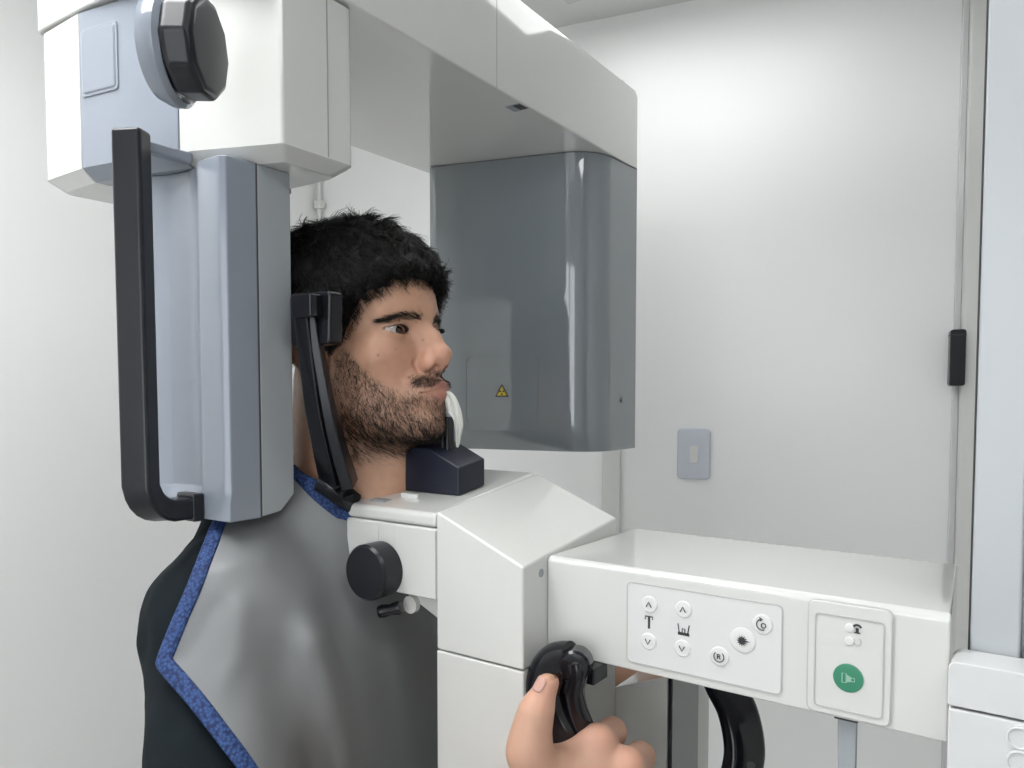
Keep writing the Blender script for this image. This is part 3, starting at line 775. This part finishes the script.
def f_torso(P):
    L = toB(P); A = np.stack([L[:, 0], np.abs(L[:, 1]), L[:, 2]], 1)
    d = ell(L, (.000, 0, -.185), (.118, .165, .20))
    d = smin(d, ell(L, (.015, 0, -.40), (.135, .165, .22)), .08)
    d = smin(d, ell(A, (.050, .070, -.165), (.060, .075, .075)), .06)
    d = smin(d, cone(A, (-.035, .03, .015), (-.015, .140, -.075), .050, .050), .05)
    d = smin(d, ell(A, (-.008, .160, -.098), (.058, .052, .060)), .04)
    return d
def f_arms(P, fore=True):
    d = cone(P, SHO_R, ELB_R, .054, .044); d = np.minimum(d, cone(P, SHO_L, ELB_L, .054, .044))
    if fore:
        mr = ELB_R * .65 + WRI_R * .35; ml = ELB_L * .65 + WRI_L * .35
        d = smin(d, chain(P, [ELB_R, mr, WRI_R], [.040, .043, .030], .02), .02)
        d = smin(d, chain(P, [ELB_L, ml, WRI_L], [.040, .043, .030], .02), .02)
    return d

# ---------------------------------------------------------------- right hand (back of the hand to the camera, gripping the black handle)
def hp(px, py, d): return np.array(atd(px, py, d))
def f_hand(P):
    w_ = WRI_R
    k1, k2, k3, k4 = hp(598, 742, .668), hp(627, 766, .660), hp(640, 793, .662), hp(640, 820, .668)
    base = hp(562, 800, .655)
    d = chain(P, [w_, base], [.030, .027], .02)
    for k, r in ((k1, .0150), (k2, .0150), (k3, .0145), (k4, .0135)):
        d = smin(d, cone(P, base * .75 + k * .25, k, .021, r), .014)
    # fingers leave the knuckles and curl away round the grip
    for k, a, b, c, r in ((k1, hp(612, 732, .702), hp(588, 748, .722), hp(570, 757, .708), .0118),
                          (k2, hp(640, 757, .698), hp(612, 775, .724), hp(590, 783, .712), .0122),
                          (k3, hp(652, 788, .700), hp(622, 802, .724), hp(600, 808, .712), .0115),
                          (k4, hp(650, 815, .702), hp(626, 826, .722), hp(606, 830, .712), .0105)):
        d = smin(d, chain(P, [k, a, b, c], [r * 1.18, r * 1.08, r, r * .85], .004), .006)
    # thumb up along the left of the grip
    th = chain(P, [hp(545, 800, .650), hp(529, 752, .640), hp(536, 712, .638), hp(548, 683, .640)], [.022, .0170, .0128, .0092], .010)
    th = smin(th, ell(P, hp(530, 735, .638), (.0135, .0135, .016)), .012)
    d = smin(d, th, .012)
    # web between thumb and index
    d = smin(d, cone(P, hp(548, 772, .652), hp(585, 762, .665), .020, .017), .016)
    return d
TH_A, TH_B = hp(536, 706, .638), hp(548, 683, .640)

def f_lhand(P):
    o = lambda a, b, c: WRI_L + np.array([a, b, c])
    d = cone(P, WRI_L, o(0, .030, .050), .027, .028)
    for i in range(4):
        k = o(-.030 + i * .020, .045, .080); d = smin(d, chain(P, [o(0, .025, .04), k, k + np.array([0, .002, .030]), k + np.array([0, -.020, .040])], [.02, .011, .010, .008], .006), .008)
    return smin(d, chain(P, [o(.005, .010, .02), o(.036, .010, .045), o(.042, .0, .075)], [.016, .012, .009], .008), .012)

def f_skin(P):
    L = toH(P)
    d = smin(f_head(L), f_neck(L), .022)
    near = L[:, 2] < -.10
    if near.any():
        q = P[near]; t = smin(f_torso(q), f_arms(q), .03)
        t = smin(t, f_hand(q), .015); t = smin(t, f_lhand(q), .015)
        d[near] = smin(d[near], t, .03)
    return d

ZN = HEAD_O[2] - .205                         # fine above this height, coarser below
lo = fromH((0, 0, 0)) - np.array([.150, .145, .205]); hi = fromH((0, 0, 0)) + np.array([.165, .150, .150])
V1, Q1 = nets(f_skin, lo, hi, .00115)
V2, Q2 = nets(lambda P: np.maximum(f_skin(P), P[:, 2] - ZN), (-.95, .20, .95), (-.16, 1.10, ZN + .02), .0065)
def f_handbox(P): return smin(f_hand(P), f_arms(P), .015)
HC = hp(585, 760, .67)
hl = HC - np.array([.085, .085, .070]); hh = HC + np.array([.085, .085, .080])
V3, Q3 = nets(f_handbox, hl, hh, .0012)
c2 = V2[Q2].mean(1)
inside = ((c2 > hl + .004) & (c2 < hh - .004)).all(1)
Q2 = Q2[~inside]
V = np.concatenate([V1, V2, V3]); Q = np.concatenate([Q1, Q2 + len(V1), Q3 + len(V1) + len(V2)])
me = npmesh('person', V, Q)

# skin colour (the skin's own pigmentation) as a point attribute
L = toH(V.astype(np.float32)); S = L.copy(); S[:, 1] = np.abs(S[:, 1]); x, y, z = S.T
def g3(c, r): return np.exp(-(((S - np.array(c, np.float32)) / np.array(r, np.float32)) ** 2).sum(1))
base = np.array([.51, .288, .19]); colr = np.tile(base, (len(V), 1))
n1 = vnoise(V, 60, 1)[:, None] * .05 + vnoise(V, 220, 2)[:, None] * .045
colr = colr * (1 + n1)
def mixc(m, c): 
    global colr
    colr = colr * (1 - m[:, None]) + np.array(c) * m[:, None]
mixc(.45 * g3((.105, .006, -.040), (.022, .020, .020)), (.50, .21, .155))
mixc(.35 * g3((.080, .045, -.040), (.025, .025, .025)), (.50, .235, .165))
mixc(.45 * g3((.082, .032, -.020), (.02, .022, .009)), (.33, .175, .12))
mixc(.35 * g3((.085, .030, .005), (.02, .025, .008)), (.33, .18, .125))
lipm = np.maximum(g3((.108, .0, -.0670), (.012, .019, .0048)), g3((.105, .0, -.0778), (.010, .018, .0055)))
mixc(np.clip(lipm * 1.25, 0, .85), (.40, .16, .13))
def beard_mask(S):
    x, y, z = S.T
    # cheek line falls from the sideburn to the mouth corner
    line = -.030 - .052 * sstep(x, .030, .080) + .012 * sstep(x, .0, .03)
    m = sstep(line - z, -.008, .010) * sstep(z, -.150, -.125) * sstep(x, -.012, .012)
    m *= 1 - np.exp(-((x - .109) / .020) ** 2 - (y / .028) ** 2 - ((z + .0725) / .013) ** 2)
    m *= 1 - .75 * np.exp(-((x - .100) / .02) ** 2 - ((y - .018) / .012) ** 2 - ((z + .092) / .008) ** 2)
    mo = np.exp(-((z + .0565 + .22 * np.maximum(y - .006, 0)) / .0075) ** 2) * sstep(x, .07, .085) * sstep(.031 - y, 0, .008)
    ch = np.exp(-((y) / .012) ** 2 - ((z + .098) / .010) ** 2) * sstep(x, .07, .085) * .8
    return np.clip(np.maximum(np.maximum(m, mo), ch), 0, 1)
bmask = beard_mask(S) * (L[:, 2] > -.15)
mixc(.24 * bmask, (.16, .105, .085))
for px, py, rr in ((377, 356, .0012), (423, 339, .0011), (396, 348, .0007)):   # small moles on the cheek and nose
    D_ = ray(px, py); D_ = D_ / np.linalg.norm(D_); q_ = V1 - _c; t_ = q_ @ D_; pd_ = np.linalg.norm(q_ - t_[:, None] * D_, axis=1)
    c_ = V1[np.argmin(np.where(pd_ < .0015, t_, 9))]; mixc(.75 * np.exp(-((V - c_) ** 2).sum(1) / rr ** 2), (.12, .06, .045))
colr = np.clip(colr, 0, 1)
# palm side and knuckles a touch redder
hmask = np.zeros(len(V)); hmask[len(V1) + len(V2):] = 1
mixc(.6 * hmask, (.62, .37, .27))
kn_ = np.zeros(len(V))
for k in (hp(598, 735, .655), hp(627, 760, .650), hp(548, 690, .632)): kn_ = np.maximum(kn_, np.exp(-((V - k) ** 2).sum(1) / .014 ** 2))
mixc(.35 * kn_ * hmask, (.56, .24, .17))
at = me.color_attributes.new('skin_tone', 'FLOAT_COLOR', 'POINT')
at.data.foreach_set('color', np.concatenate([colr, np.ones((len(V), 1))], 1).astype(np.float32).ravel())
ms = mat('skin', (.46, .27, .19), .48, bump=.10, bscale=900)
nt = ms.node_tree; bs = nt.nodes['Principled BSDF']
an = nt.nodes.new('ShaderNodeAttribute'); an.attribute_name = 'skin_tone'
nt.links.new(an.outputs['Color'], bs.inputs['Base Color'])
bs.inputs['Subsurface Weight'].default_value = .12
bs.inputs['Subsurface Radius'].default_value = (.006, .0025, .0015)
bs.inputs['Subsurface Scale'].default_value = .5
person = link('person', me, ms, None, angle=180, flatten=False)
tag(person, 'bearded dark-haired person in a grey lead apron, chin on the rest, gripping a black handle', 'person')

# eyes
me_ = bpy.data.materials.new('eye'); me_.use_nodes = True; nt = me_.node_tree; bs = nt.nodes['Principled BSDF']
bs.inputs['Roughness'].default_value = .06; bs.inputs['Coat Weight'].default_value = .5
tc = nt.nodes.new('ShaderNodeTexCoord'); sx_ = nt.nodes.new('ShaderNodeSeparateXYZ'); nt.links.new(tc.outputs['Object'], sx_.inputs[0])
ramp = nt.nodes.new('ShaderNodeValToRGB'); mr_ = nt.nodes.new('ShaderNodeMapRange')
mr_.inputs['From Min'].default_value = .0085; mr_.inputs['From Max'].default_value = .0124
nt.links.new(sx_.outputs['X'], mr_.inputs['Value']); nt.links.new(mr_.outputs['Result'], ramp.inputs['Fac']); nt.links.new(ramp.outputs['Color'], bs.inputs['Base Color'])
cr = ramp.color_ramp; cr.interpolation = 'LINEAR'
cr.elements[0].position = 0; cr.elements[0].color = (.50, .45, .42, 1); cr.elements[1].position = .56; cr.elements[1].color = (.50, .46, .43, 1)
for ps, c_ in ((.60, (.012, .009, .008, 1)), (.68, (.030, .016, .011, 1)), (.86, (.026, .014, .010, 1)), (.90, (.003, .003, .003, 1))):
    e = cr.elements.new(ps); e.color = c_
for sgn in (-1, 1):
    bm = bmesh.new(); bmesh.ops.create_uvsphere(bm, u_segments=40, v_segments=28, radius=.0124)
    em = bpy.data.meshes.new('eye'); bm.to_mesh(em); bm.free()
    eo = link('eye', em, me_, person, angle=180, flatten=False)
    p = fromH((EYEC[0], sgn * EYEC[1], EYEC[2])); gz = HPSI + R(2)
    eo.matrix_world = Matrix.Translation(p) @ Matrix.Rotation(gz, 4, 'Z')

# ---------------------------------------------------------------- hair, beard, brows
RN = np.random.default_rng(7)
def strands_mesh(name, pts, rad, m, parent, taper=True):
    """pts: (n strands, k points, 3) -> one mesh of thin three-sided strands"""
    n, k, _ = pts.shape
    tan = np.gradient(pts, axis=1); tan /= np.linalg.norm(tan, axis=2, keepdims=True) + 1e-9
    ref = RN.normal(size=(n, 1, 3)); a = np.cross(tan, ref); a /= np.linalg.norm(a, axis=2, keepdims=True) + 1e-9; b = np.cross(tan, a)
    prof = np.linspace(1, .15, k) if taper else np.ones(k)
    rr = np.broadcast_to(np.asarray(rad).reshape(-1, 1), (n, k)) * prof
    ring = np.stack([pts + (a * math.cos(t) + b * math.sin(t)) * rr[..., None] for t in (0, 2.0944, 4.1888)], 2)   # n,k,3,3
    Vv = ring.reshape(-1, 3); base = (np.arange(n) * k * 3)[:, None, None] + (np.arange(k - 1) * 3)[None, :, None]
    q = []
    for j in range(3):
        j2 = (j + 1) % 3
        q.append(np.concatenate([base + j, base + j2, base + 3 + j2, base + 3 + j], 2).reshape(-1, 4))
    return link(name, npmesh(name, Vv, np.concatenate(q)), m, parent, angle=180, flatten=False)

def hairline(L):
    """> 0 inside the haired scalp (head frame), in metres"""
    x, y, z = L[:, 0], np.abs(L[:, 1]), L[:, 2]
    edge = np.interp(z, [-.075, -.045, -.012, .004, .018, .032, .042, .054, .12], [-.045, -.030, .034, .042, .054, .066, .080, .10, .2])
    edge = edge + .004 * np.sin(y * 300) 
    return edge - x
M_HAIR = mat('black_hair', (.0060, .0052, .0050), .55, var=.3, vscale=40, spec=.18)
def f_cap(L):
    h = hairline(L)
    t = -.004 + .0175 * sstep(h, -.002, .016) - .03 * sstep(-h, .002, .02)
    top = sstep(L[:, 2], .0, .09)
    t = t + sstep(h, .0, .02) * (.004 * top + .0005 * sstep(L[:, 0], .02, .09) * top - .009 * (1 - sstep(L[:, 2], -.07, .02)))
    t = t + sstep(h, 0, .012) * (.0035 * vnoise(L, 55, 3) + .0022 * vnoise(L, 120, 4))
    return f_head_s(L) - t
def f_head_s(L):
    S = L.copy(); S[:, 1] = np.abs(S[:, 1])
    d = ell(S, (-.010, 0, .042), (.092, .0735, .078))
    d = smin(d, ell(S, (.030, 0, .028), (.066, .061, .056)), .03)
    return smin(d, ell(S, (.030, 0, -.030), (.063, .061, .062)), .03)
VC, QC = nets(f_cap, (-.14, -.115, -.10), (.135, .115, .175), .0022)
hair = link('hair', npmesh('hair', fromH(VC), QC), M_HAIR, person, angle=180, flatten=False)
M_STRAND = mat('black_hair_strand', (.008, .007, .0068), .38, spec=.38)
hair['label'] = 'short wavy black hair'
NC = grad(f_cap, VC)
h_ = hairline(VC)
cand = np.where(h_ > .004)[0]
sel = RN.choice(cand, 20000)
P0 = VC[sel].astype(float) - NC[sel] * .003; N0 = NC[sel].astype(float)
# combing: forward and down from the crown with a sideways wave
crown = np.array([-.045, 0, .13])
fl = P0 - crown; fl -= (fl * N0).sum(1, keepdims=True) * N0; fl /= np.linalg.norm(fl, axis=1, keepdims=True) + 1e-9
fwd_ = np.array([.8, 0, .1]) - N0 * N0[:, [0]] * .8; fl = fl * .7 + fwd_ * .6 * sstep(P0[:, [2]], .0, .08)
sw_ = vnoise(P0.astype(np.float32), 38, 5)[:, None] * 1.5
fl = fl + np.cross(N0, fl) * sw_; fl /= np.linalg.norm(fl, axis=1, keepdims=True) + 1e-9
ln = .026 * (.7 + .5 * RN.random(len(sel))) * (.55 + .45 * sstep(P0[:, 2], -.02, .07)) * (1 - .35 * sstep(P0[:, 0], .05, .10)); K = 7
lift = .30 + .25 * RN.random(len(sel)) + .45 * (RN.random(len(sel)) < .06)
pts = np.zeros((len(sel), K, 3)); p = P0.copy(); dirv = fl + N0 * lift[:, None]
cax = np.cross(fl, N0); ph = vnoise(P0.astype(np.float32), 70, 6) * 5
for k in range(K):
    pts[:, k] = p
    t = k / (K - 1)
    dv = fl + N0 * (lift * (1 - 1.9 * t))[:, None] + cax * (.75 * np.sin(ph + t * 4.2))[:, None]
    dv /= np.linalg.norm(dv, axis=1, keepdims=True) + 1e-9
    p = p + dv * (ln / (K - 1))[:, None]
strands_mesh('hair_strands', fromH(pts), .00042 * (.7 + .6 * RN.random(len(sel))), M_STRAND, hair)
# fringe tips curling over the forehead
nf = 900
yy = RN.uniform(-.060, .060, nf); 
fr0 = np.stack([.073 - 5.5 * yy ** 2 + RN.normal(0, .004, nf), yy, .064 + RN.normal(0, .006, nf) - 3.0 * yy ** 2], 1)
ph = np.floor(yy * 110) * 2.4; pts = np.zeros((nf, K, 3)); p = fr0.copy(); ln = .015 + .012 * RN.random(nf)
for k in range(K):
    t = k / (K - 1); pts[:, k] = p
    dv = np.stack([.85 - 1.1 * t + 0 * yy, .55 * np.sin(ph + 2.5 * t), .35 - 1.9 * t + .25 * np.sin(ph * 1.7)], 1); dv /= np.linalg.norm(dv, axis=1, keepdims=True)
    p = p + dv * (ln / (K - 1))[:, None]
strands_mesh('fringe', fromH(pts), .00034 * (.7 + .6 * RN.random(nf)), M_HAIR, hair)

# loose curls along the front hairline
nh = 1500; cf = np.where((h_ > -.001) & (h_ < .010) & (VC[:, 2] > .0) & (VC[:, 0] > .03) & (NC[:, 0] > -.2))[0]
sel = RN.choice(cf, nh); P0 = VC[sel].astype(float); N0 = NC[sel].astype(float); ph = vnoise(P0.astype(np.float32), 130, 21) * 6
pts = np.zeros((nh, K, 3)); p = P0.copy(); ln = .010 + .012 * RN.random(nh)
for k in range(K):
    t = k / (K - 1); pts[:, k] = p
    dv = np.stack([.35 - .3 * t + 0 * ph, .9 * np.sin(ph + 4.5 * t), -.55 - .25 * np.cos(ph + 4.5 * t)], 1) + N0 * (.45 - .7 * t); dv /= np.linalg.norm(dv, axis=1, keepdims=True)
    p = p + dv * (ln / (K - 1))[:, None]
strands_mesh('hairline_curls', fromH(pts), .00030 * (.7 + .6 * RN.random(nh)), M_HAIR, hair)

M_BEARD = mat('dark_beard_hair', (.016, .012, .010), .5, spec=.3)
# beard and moustache from skin vertices
LV1 = toH(V1.astype(np.float32)); SV1 = LV1.copy(); SV1[:, 1] = np.abs(SV1[:, 1])
bmk = beard_mask(SV1)
mo_ = (SV1[:, 2] > -.066) & (SV1[:, 2] < -.047) & (SV1[:, 0] > .080) & (SV1[:, 1] < .034)
pw = bmk ** 1.3 * (LV1[:, 0] > -.01) * np.where(mo_, 5.0, 1.0); pw /= pw.sum()
nb_ = 15000; sel = RN.choice(len(V1), nb_, p=pw)
P0 = LV1[sel].astype(float); N0 = grad(lambda q: f_head(q), LV1[sel]).astype(float)
sideb = np.sign(P0[:, 1]) ; mous = (P0[:, 2] > -.069) & (P0[:, 0] > .082) & (np.abs(P0[:, 1]) < .032)
dn = np.zeros_like(P0); dn[:, 2] = -1.0; dn[:, 0] = .35; dn[:, 1] = .1 * sideb
dn[mous] = np.stack([-.1 + 0 * sideb[mous], .55 * sideb[mous], -1 + 0 * sideb[mous]], 1)
sw_ = vnoise(P0.astype(np.float32), 160, 8); dn = dn + np.cross(N0, dn) * (.9 * sw_ + RN.normal(0, .35, nb_))[:, None]
dn -= (dn * N0).sum(1, keepdims=True) * N0 * .95; dn /= np.linalg.norm(dn, axis=1, keepdims=True) + 1e-9
ln = (.0055 + .0065 * RN.random(nb_)) * np.where(mous, .85, 1) * (.6 + .6 * sstep(-P0[:, 2], .05, .11)); K = 5
pts = np.zeros((nb_, K, 3)); p = P0 - N0 * .0006
curl = RN.normal(0, .9, nb_)
for k in range(K):
    pts[:, k] = p; t = k / (K - 1)
    dv = dn + N0 * (.55 - .8 * t) + np.cross(N0, dn) * (curl * t)[:, None]; dv /= np.linalg.norm(dv, axis=1, keepdims=True)
    p = p + dv * (ln / (K - 1))[:, None]
bo = strands_mesh('beard', fromH(pts), .00015 * (.7 + .6 * RN.random(nb_)), M_BEARD, person)
bo['label'] = 'short dark beard and moustache'
# eyebrows
for sgn in (-1, 1):
    nb2 = 430; u = RN.random(nb2) ** .9
    yb = .008 + u * .044; zb2 = .0062 + .0050 * np.sin(np.clip(u * 1.2, 0, 1) * 2.4) - .0045 * u + RN.normal(0, .0023, nb2) * (1.2 - .75 * u)
    q = np.stack([.12 + 0 * u, yb, zb2], 1).astype(np.float32)
    for _ in range(40): q[:, 0] -= np.maximum(f_head(q), -.001) * .7
    Nq = grad(f_head, q); q = q - Nq * .0004
    dv0 = np.stack([-.1 + 0 * u, .9 + .1 * u, .55 - .9 * u], 1) + RN.normal(0, .18, (nb2, 3)); K = 4
    pts = np.zeros((nb2, K, 3)); p = q.astype(float); ln = .0075 + .003 * RN.random(nb2)
    for k in range(K):
        pts[:, k] = p; dv = dv0 - (dv0 * Nq).sum(1, keepdims=True) * Nq + Nq * (.22 - .3 * k / K); dv /= np.linalg.norm(dv, axis=1, keepdims=True)
        p = p + dv * (ln / (K - 1))[:, None]
    pts[:, :, 1] *= sgn
    strands_mesh('eyebrow', fromH(pts), .00022 * (.8 + .4 * RN.random(nb2)), M_BEARD, person)
    # lashes along the upper lid
    nl = 130; u = np.linspace(-.9, .95, nl); ey = EYEC[1] + u * .0142
    ez = EYEC[2] - .0004 + .0018 * u + .0042 * (1 - u * u); ex = EYEC[0] + np.sqrt(np.maximum(.0140 ** 2 - (u * .0142) ** 2 * .75 - (ez - EYEC[2]) ** 2, 1e-6))
    p = np.stack([ex, ey, ez], 1); pts = np.zeros((nl, 4, 3))
    for k in range(4):
        pts[:, k] = p; p = p + np.stack([.0016 + 0 * u, .0009 * u + .0003, -.0003 + .0006 * k + 0 * u], 1)
    pts[:, :, 1] *= sgn
    strands_mesh('eyelash', fromH(pts), np.full(nl, .00022), M_BEARD, person)

# ---------------------------------------------------------------- clothing
M_SHIRT = mat('dark_shirt_cloth', (.008, .012, .015), .9, bump=.25, bscale=700, var=.25, vscale=12, spec=.15)
NB = np.array(HEAD_O) + HX * -.03 - HZ * .19
def f_clothbody(P):
    d = smin(f_torso(P), f_arms(P, False), .045)
    nk = cone(toH(P), (-.022, 0, -.06), (-.044, 0, -.205), .050, .057); return smin(d, np.maximum(nk, P[:, 2] - (NB[2] + .012)), .04)
def f_shirt(P):
    d = f_clothbody(P) - .011 - .0030 * vnoise(P, 26, 11) - .0016 * vnoise(P, 60, 12)
    return np.maximum(d, -(P[:, 2] - .98))
VS, QS = nets(f_shirt, (-.97, .20, .96), (-.40, 1.02, NB[2] + .06), .005)
c = VS[QS].mean(1); QS = QS[c[:, 2] < NB[2] + .004]
sh = link('shirt', npmesh('shirt', VS, QS), M_SHIRT, person, angle=180, flatten=False)
sh['label'] = 'dark short-sleeved shirt'

AF = lambda P: f_clothbody(P) - .025
bf, br = np.array([math.cos(BPSI), math.sin(BPSI), 0]), np.array([math.sin(BPSI), -math.cos(BPSI), 0])
AN = .50 * bf + .62 * br + .50 * np.array([0, 0, 1.0]); AN /= np.linalg.norm(AN)
A1 = np.cross([0, 0, 1.0], AN); A1 /= np.linalg.norm(A1); A2 = np.cross(AN, A1)
A0 = np.array(SHO_R)
def trace(O, D, n=90):
    """sphere-trace the apron field; rays that miss keep their closest approach"""
    O = np.asarray(O, float); t = np.zeros(len(O)); best = np.full(len(O), 9.0); bt = t.copy()
    for _ in range(n):
        P = (O + D * t[:, None]).astype(np.float32); d = AF(P)
        m = d < best; best[m] = d[m]; bt[m] = t[m]
        t = t + np.clip(d, -.02, .08) * .8
    return O + D * bt[:, None]
def hit(pix):
    D = np.array([ray(*p) for p in pix]); D /= np.linalg.norm(D, axis=1, keepdims=True)
    O = np.tile(_c, (len(pix), 1)); return trace(O + D * .3, D)
def plane(P): q = P - A0; return np.stack([q @ A1, q @ A2], 1)
EDGE = [(342, 506), (330, 496), (318, 485), (300, 472), (290, 465), (262, 478), (236, 497), (216, 520), (205, 545), (190, 583), (175, 617), (160, 655), (158, 664), (165, 674), (190, 703), (215, 735), (240, 768), (275, 820), (310, 870),
        (400, 880), (470, 860), (476, 760), (470, 660), (455, 590), (425, 545), (385, 520)]
EB = plane(hit(EDGE))
def resample(P, step):
    Pc = np.concatenate([P, P[:1]]); L_ = np.concatenate([[0], np.cumsum(np.linalg.norm(np.diff(Pc, axis=0), axis=1))])
    m = int(L_[-1] / step); s_ = np.linspace(0, L_[-1], m, endpoint=False)
    return np.stack([np.interp(s_, L_, Pc[:, i]) for i in range(2)], 1)
EBs = np.concatenate([np.array([catmull([(*a, 0) for a in EB[:19]], 6)])[0][:, :2], EB[19:]])
BD = resample(EBs, .005)
def folds(uv):
    """drape of the heavy sheet: ridges and hollows, metres along the sheet normal"""
    h = .0016 * np.sin(uv[:, 0] * 34 + 1.2 * np.sin(uv[:, 1] * 17))
    for pix, amp, sg in FOLDS:
        Pp = plane(hit(pix)); d = np.full(len(uv), 9.0); tt = np.zeros(len(uv)); n_ = len(Pp) - 1
        for i in range(n_):
            ab = Pp[i + 1] - Pp[i]; t = np.clip(((uv - Pp[i]) @ ab) / (ab @ ab), 0, 1); dd = np.linalg.norm(uv - Pp[i] - t[:, None] * ab, axis=1)
            m = dd < d; d[m] = dd[m]; tt[m] = ((i + t) / n_)[m]
        h = h + amp * np.exp(-(d / sg) ** 2) * sstep(tt, -.15, .35)
    return h
FOLDS = [([(308, 612), (316, 655), (330, 720), (345, 800)], .024, .019), ([(276, 628), (280, 690), (290, 780)], -.007, .018),
         ([(362, 610), (385, 680), (398, 780)], -.008, .022), ([(426, 610), (440, 690), (444, 780)], .012, .018),
         ([(200, 575), (230, 568), (265, 560)], .003, .012), ([(172, 672), (196, 640), (214, 606)], -.004, .009), ([(215, 700), (235, 660), (240, 610)], .004, .012)]
def sheet(uv, off):
    O = A0 + uv[:, [0]] * A1 + uv[:, [1]] * A2 + AN * .30
    P = trace(O, np.tile(-AN, (len(uv), 1))); return P + AN * (folds(uv) + off)[:, None]
from mathutils.geometry import delaunay_2d_cdt
mn, mx = BD.min(0), BD.max(0); gu = np.arange(mn[0], mx[0], .0055); gv = np.arange(mn[1], mx[1], .0055)
GP = np.stack(np.meshgrid(gu, gv), -1).reshape(-1, 2)
def inside_poly(P, B):
    r = np.zeros(len(P), bool); n_ = len(B)
    for i in range(n_):
        a, b = B[i], B[(i + 1) % n_]; c_ = ((a[1] > P[:, 1]) != (b[1] > P[:, 1])) & (P[:, 0] < (b[0] - a[0]) * (P[:, 1] - a[1]) / (b[1] - a[1] + 1e-12) + a[0]); r ^= c_
    return r
dmin = np.min(np.linalg.norm(GP[:, None] - BD[None], axis=2), axis=1)
GP = GP[inside_poly(GP, BD) & (dmin > .003)]
allp = np.concatenate([BD, GP]); nbd = len(BD)
res_ = delaunay_2d_cdt([Vector(p) for p in allp], [], [list(range(nbd))], 1, 1e-6)
UV = np.array([tuple(p) for p in res_[0]]); T = [tuple(f) for f in res_[2]]
SP = sheet(UV, np.zeros(len(UV)))
M_APRON = mat('grey_lead_vinyl', (.20, .205, .21), .56, metal=.22, bump=.05, bscale=500, var=.04, vscale=6)
ap = link('lead_apron', pymesh('lead_apron', SP, T), M_APRON, person, angle=180, flatten=False)
ap['label'] = 'satin grey lead apron'
md = ap.modifiers.new('thick', 'SOLIDIFY'); md.thickness = .004; md.offset = -1
# blue woven binding along the edge, a band folded over the rim
ctr = BD.mean(0); tg = np.roll(BD, -1, 0) - np.roll(BD, 1, 0); tg /= np.linalg.norm(tg, axis=1, keepdims=True); inn = np.stack([-tg[:, 1], tg[:, 0]], 1)
if not inside_poly((BD + inn * .004), BD).mean() > .5: inn = -inn
for _ in range(3): inn = (inn + np.roll(inn, 1, 0) + np.roll(inn, -1, 0)) / 3; inn /= np.linalg.norm(inn, axis=1, keepdims=True)
rows = []
for off, lift in ((-.0018, -.004), (-.0022, .0008), (-.0010, .0022), (.0050, .0030), (.0108, .0024), (.0122, .0005), (.0122, -.003)):
    rows.append(sheet(BD + inn * off, np.full(nbd, lift)))
TV = np.concatenate(rows); f = []
for i in range(len(rows) - 1):
    for j in range(nbd): f.append((i * nbd + j, i * nbd + (j + 1) % nbd, (i + 1) * nbd + (j + 1) % nbd, (i + 1) * nbd + j))
M_TRIM = mat('blue_woven_tape', (.030, .085, .30), .75)
nt = M_TRIM.node_tree; tc = nt.nodes.new('ShaderNodeTexCoord'); vo = nt.nodes.new('ShaderNodeTexVoronoi'); vo.inputs['Scale'].default_value = 330
nt.links.new(tc.outputs['Object'], vo.inputs['Vector'])
rp = nt.nodes.new('ShaderNodeValToRGB'); rp.color_ramp.elements[0].color = (.040, .105, .29, 1); rp.color_ramp.elements[1].color = (.006, .018, .085, 1); rp.color_ramp.elements[1].position = .75
nt.links.new(vo.outputs['Distance'], rp.inputs['Fac']); nt.links.new(rp.outputs['Color'], nt.nodes['Principled BSDF'].inputs['Base Color'])
bpn = nt.nodes.new('ShaderNodeBump'); bpn.invert = True; bpn.inputs['Strength'].default_value = .8; bpn.inputs['Distance'].default_value = .001
nt.links.new(vo.outputs['Distance'], bpn.inputs['Height']); nt.links.new(bpn.outputs['Normal'], nt.nodes['Principled BSDF'].inputs['Normal'])
tr_ = link('edge_binding', pymesh('edge_binding', TV, f), M_TRIM, ap, angle=180, flatten=False)
tr_['label'] = 'blue woven edge tape'

# thumb nail: a small curved plate on the thumb tip
ta = hp(541, 700, .636); tb = hp(549, 681, .638); tdn = (tb - ta) / np.linalg.norm(tb - ta)
vn = _c - tb; vn /= np.linalg.norm(vn)
ndir = vn * .55 - _r * .75 + _u * .1; ndir -= tdn * (ndir @ tdn); ndir /= np.linalg.norm(ndir); nsd = np.cross(tdn, ndir)
gu_, gv_ = np.meshgrid(np.linspace(-1, 1, 9), np.linspace(0, 1, 9)); pts2 = []
for a, b in zip(gu_.ravel(), gv_.ravel()):
    wv = .0052 * (1 - .35 * (2 * b - 1) ** 4)
    o = hp(545, 690, .638) + tdn * (b - .25) * .0125 + nsd * a * wv + ndir * .02
    pts2.append(o)
pts2 = np.array(pts2)
for _ in range(60): pts2 = pts2 - ndir * (f_hand(pts2.astype(np.float32)) * .8)[:, None]
pts2 = pts2 + ndir * .0004
nf_ = [(j * 9 + i, j * 9 + i + 1, j * 9 + i + 10, j * 9 + i + 9) for j in range(8) for i in range(8)]
nl_ = link('thumbnail', pymesh('thumbnail', pts2, nf_), mat('nail', (.56, .33, .27), .25), person, angle=180, flatten=False)
md = nl_.modifiers.new('thick', 'SOLIDIFY'); md.thickness = .0006; md.offset = 1
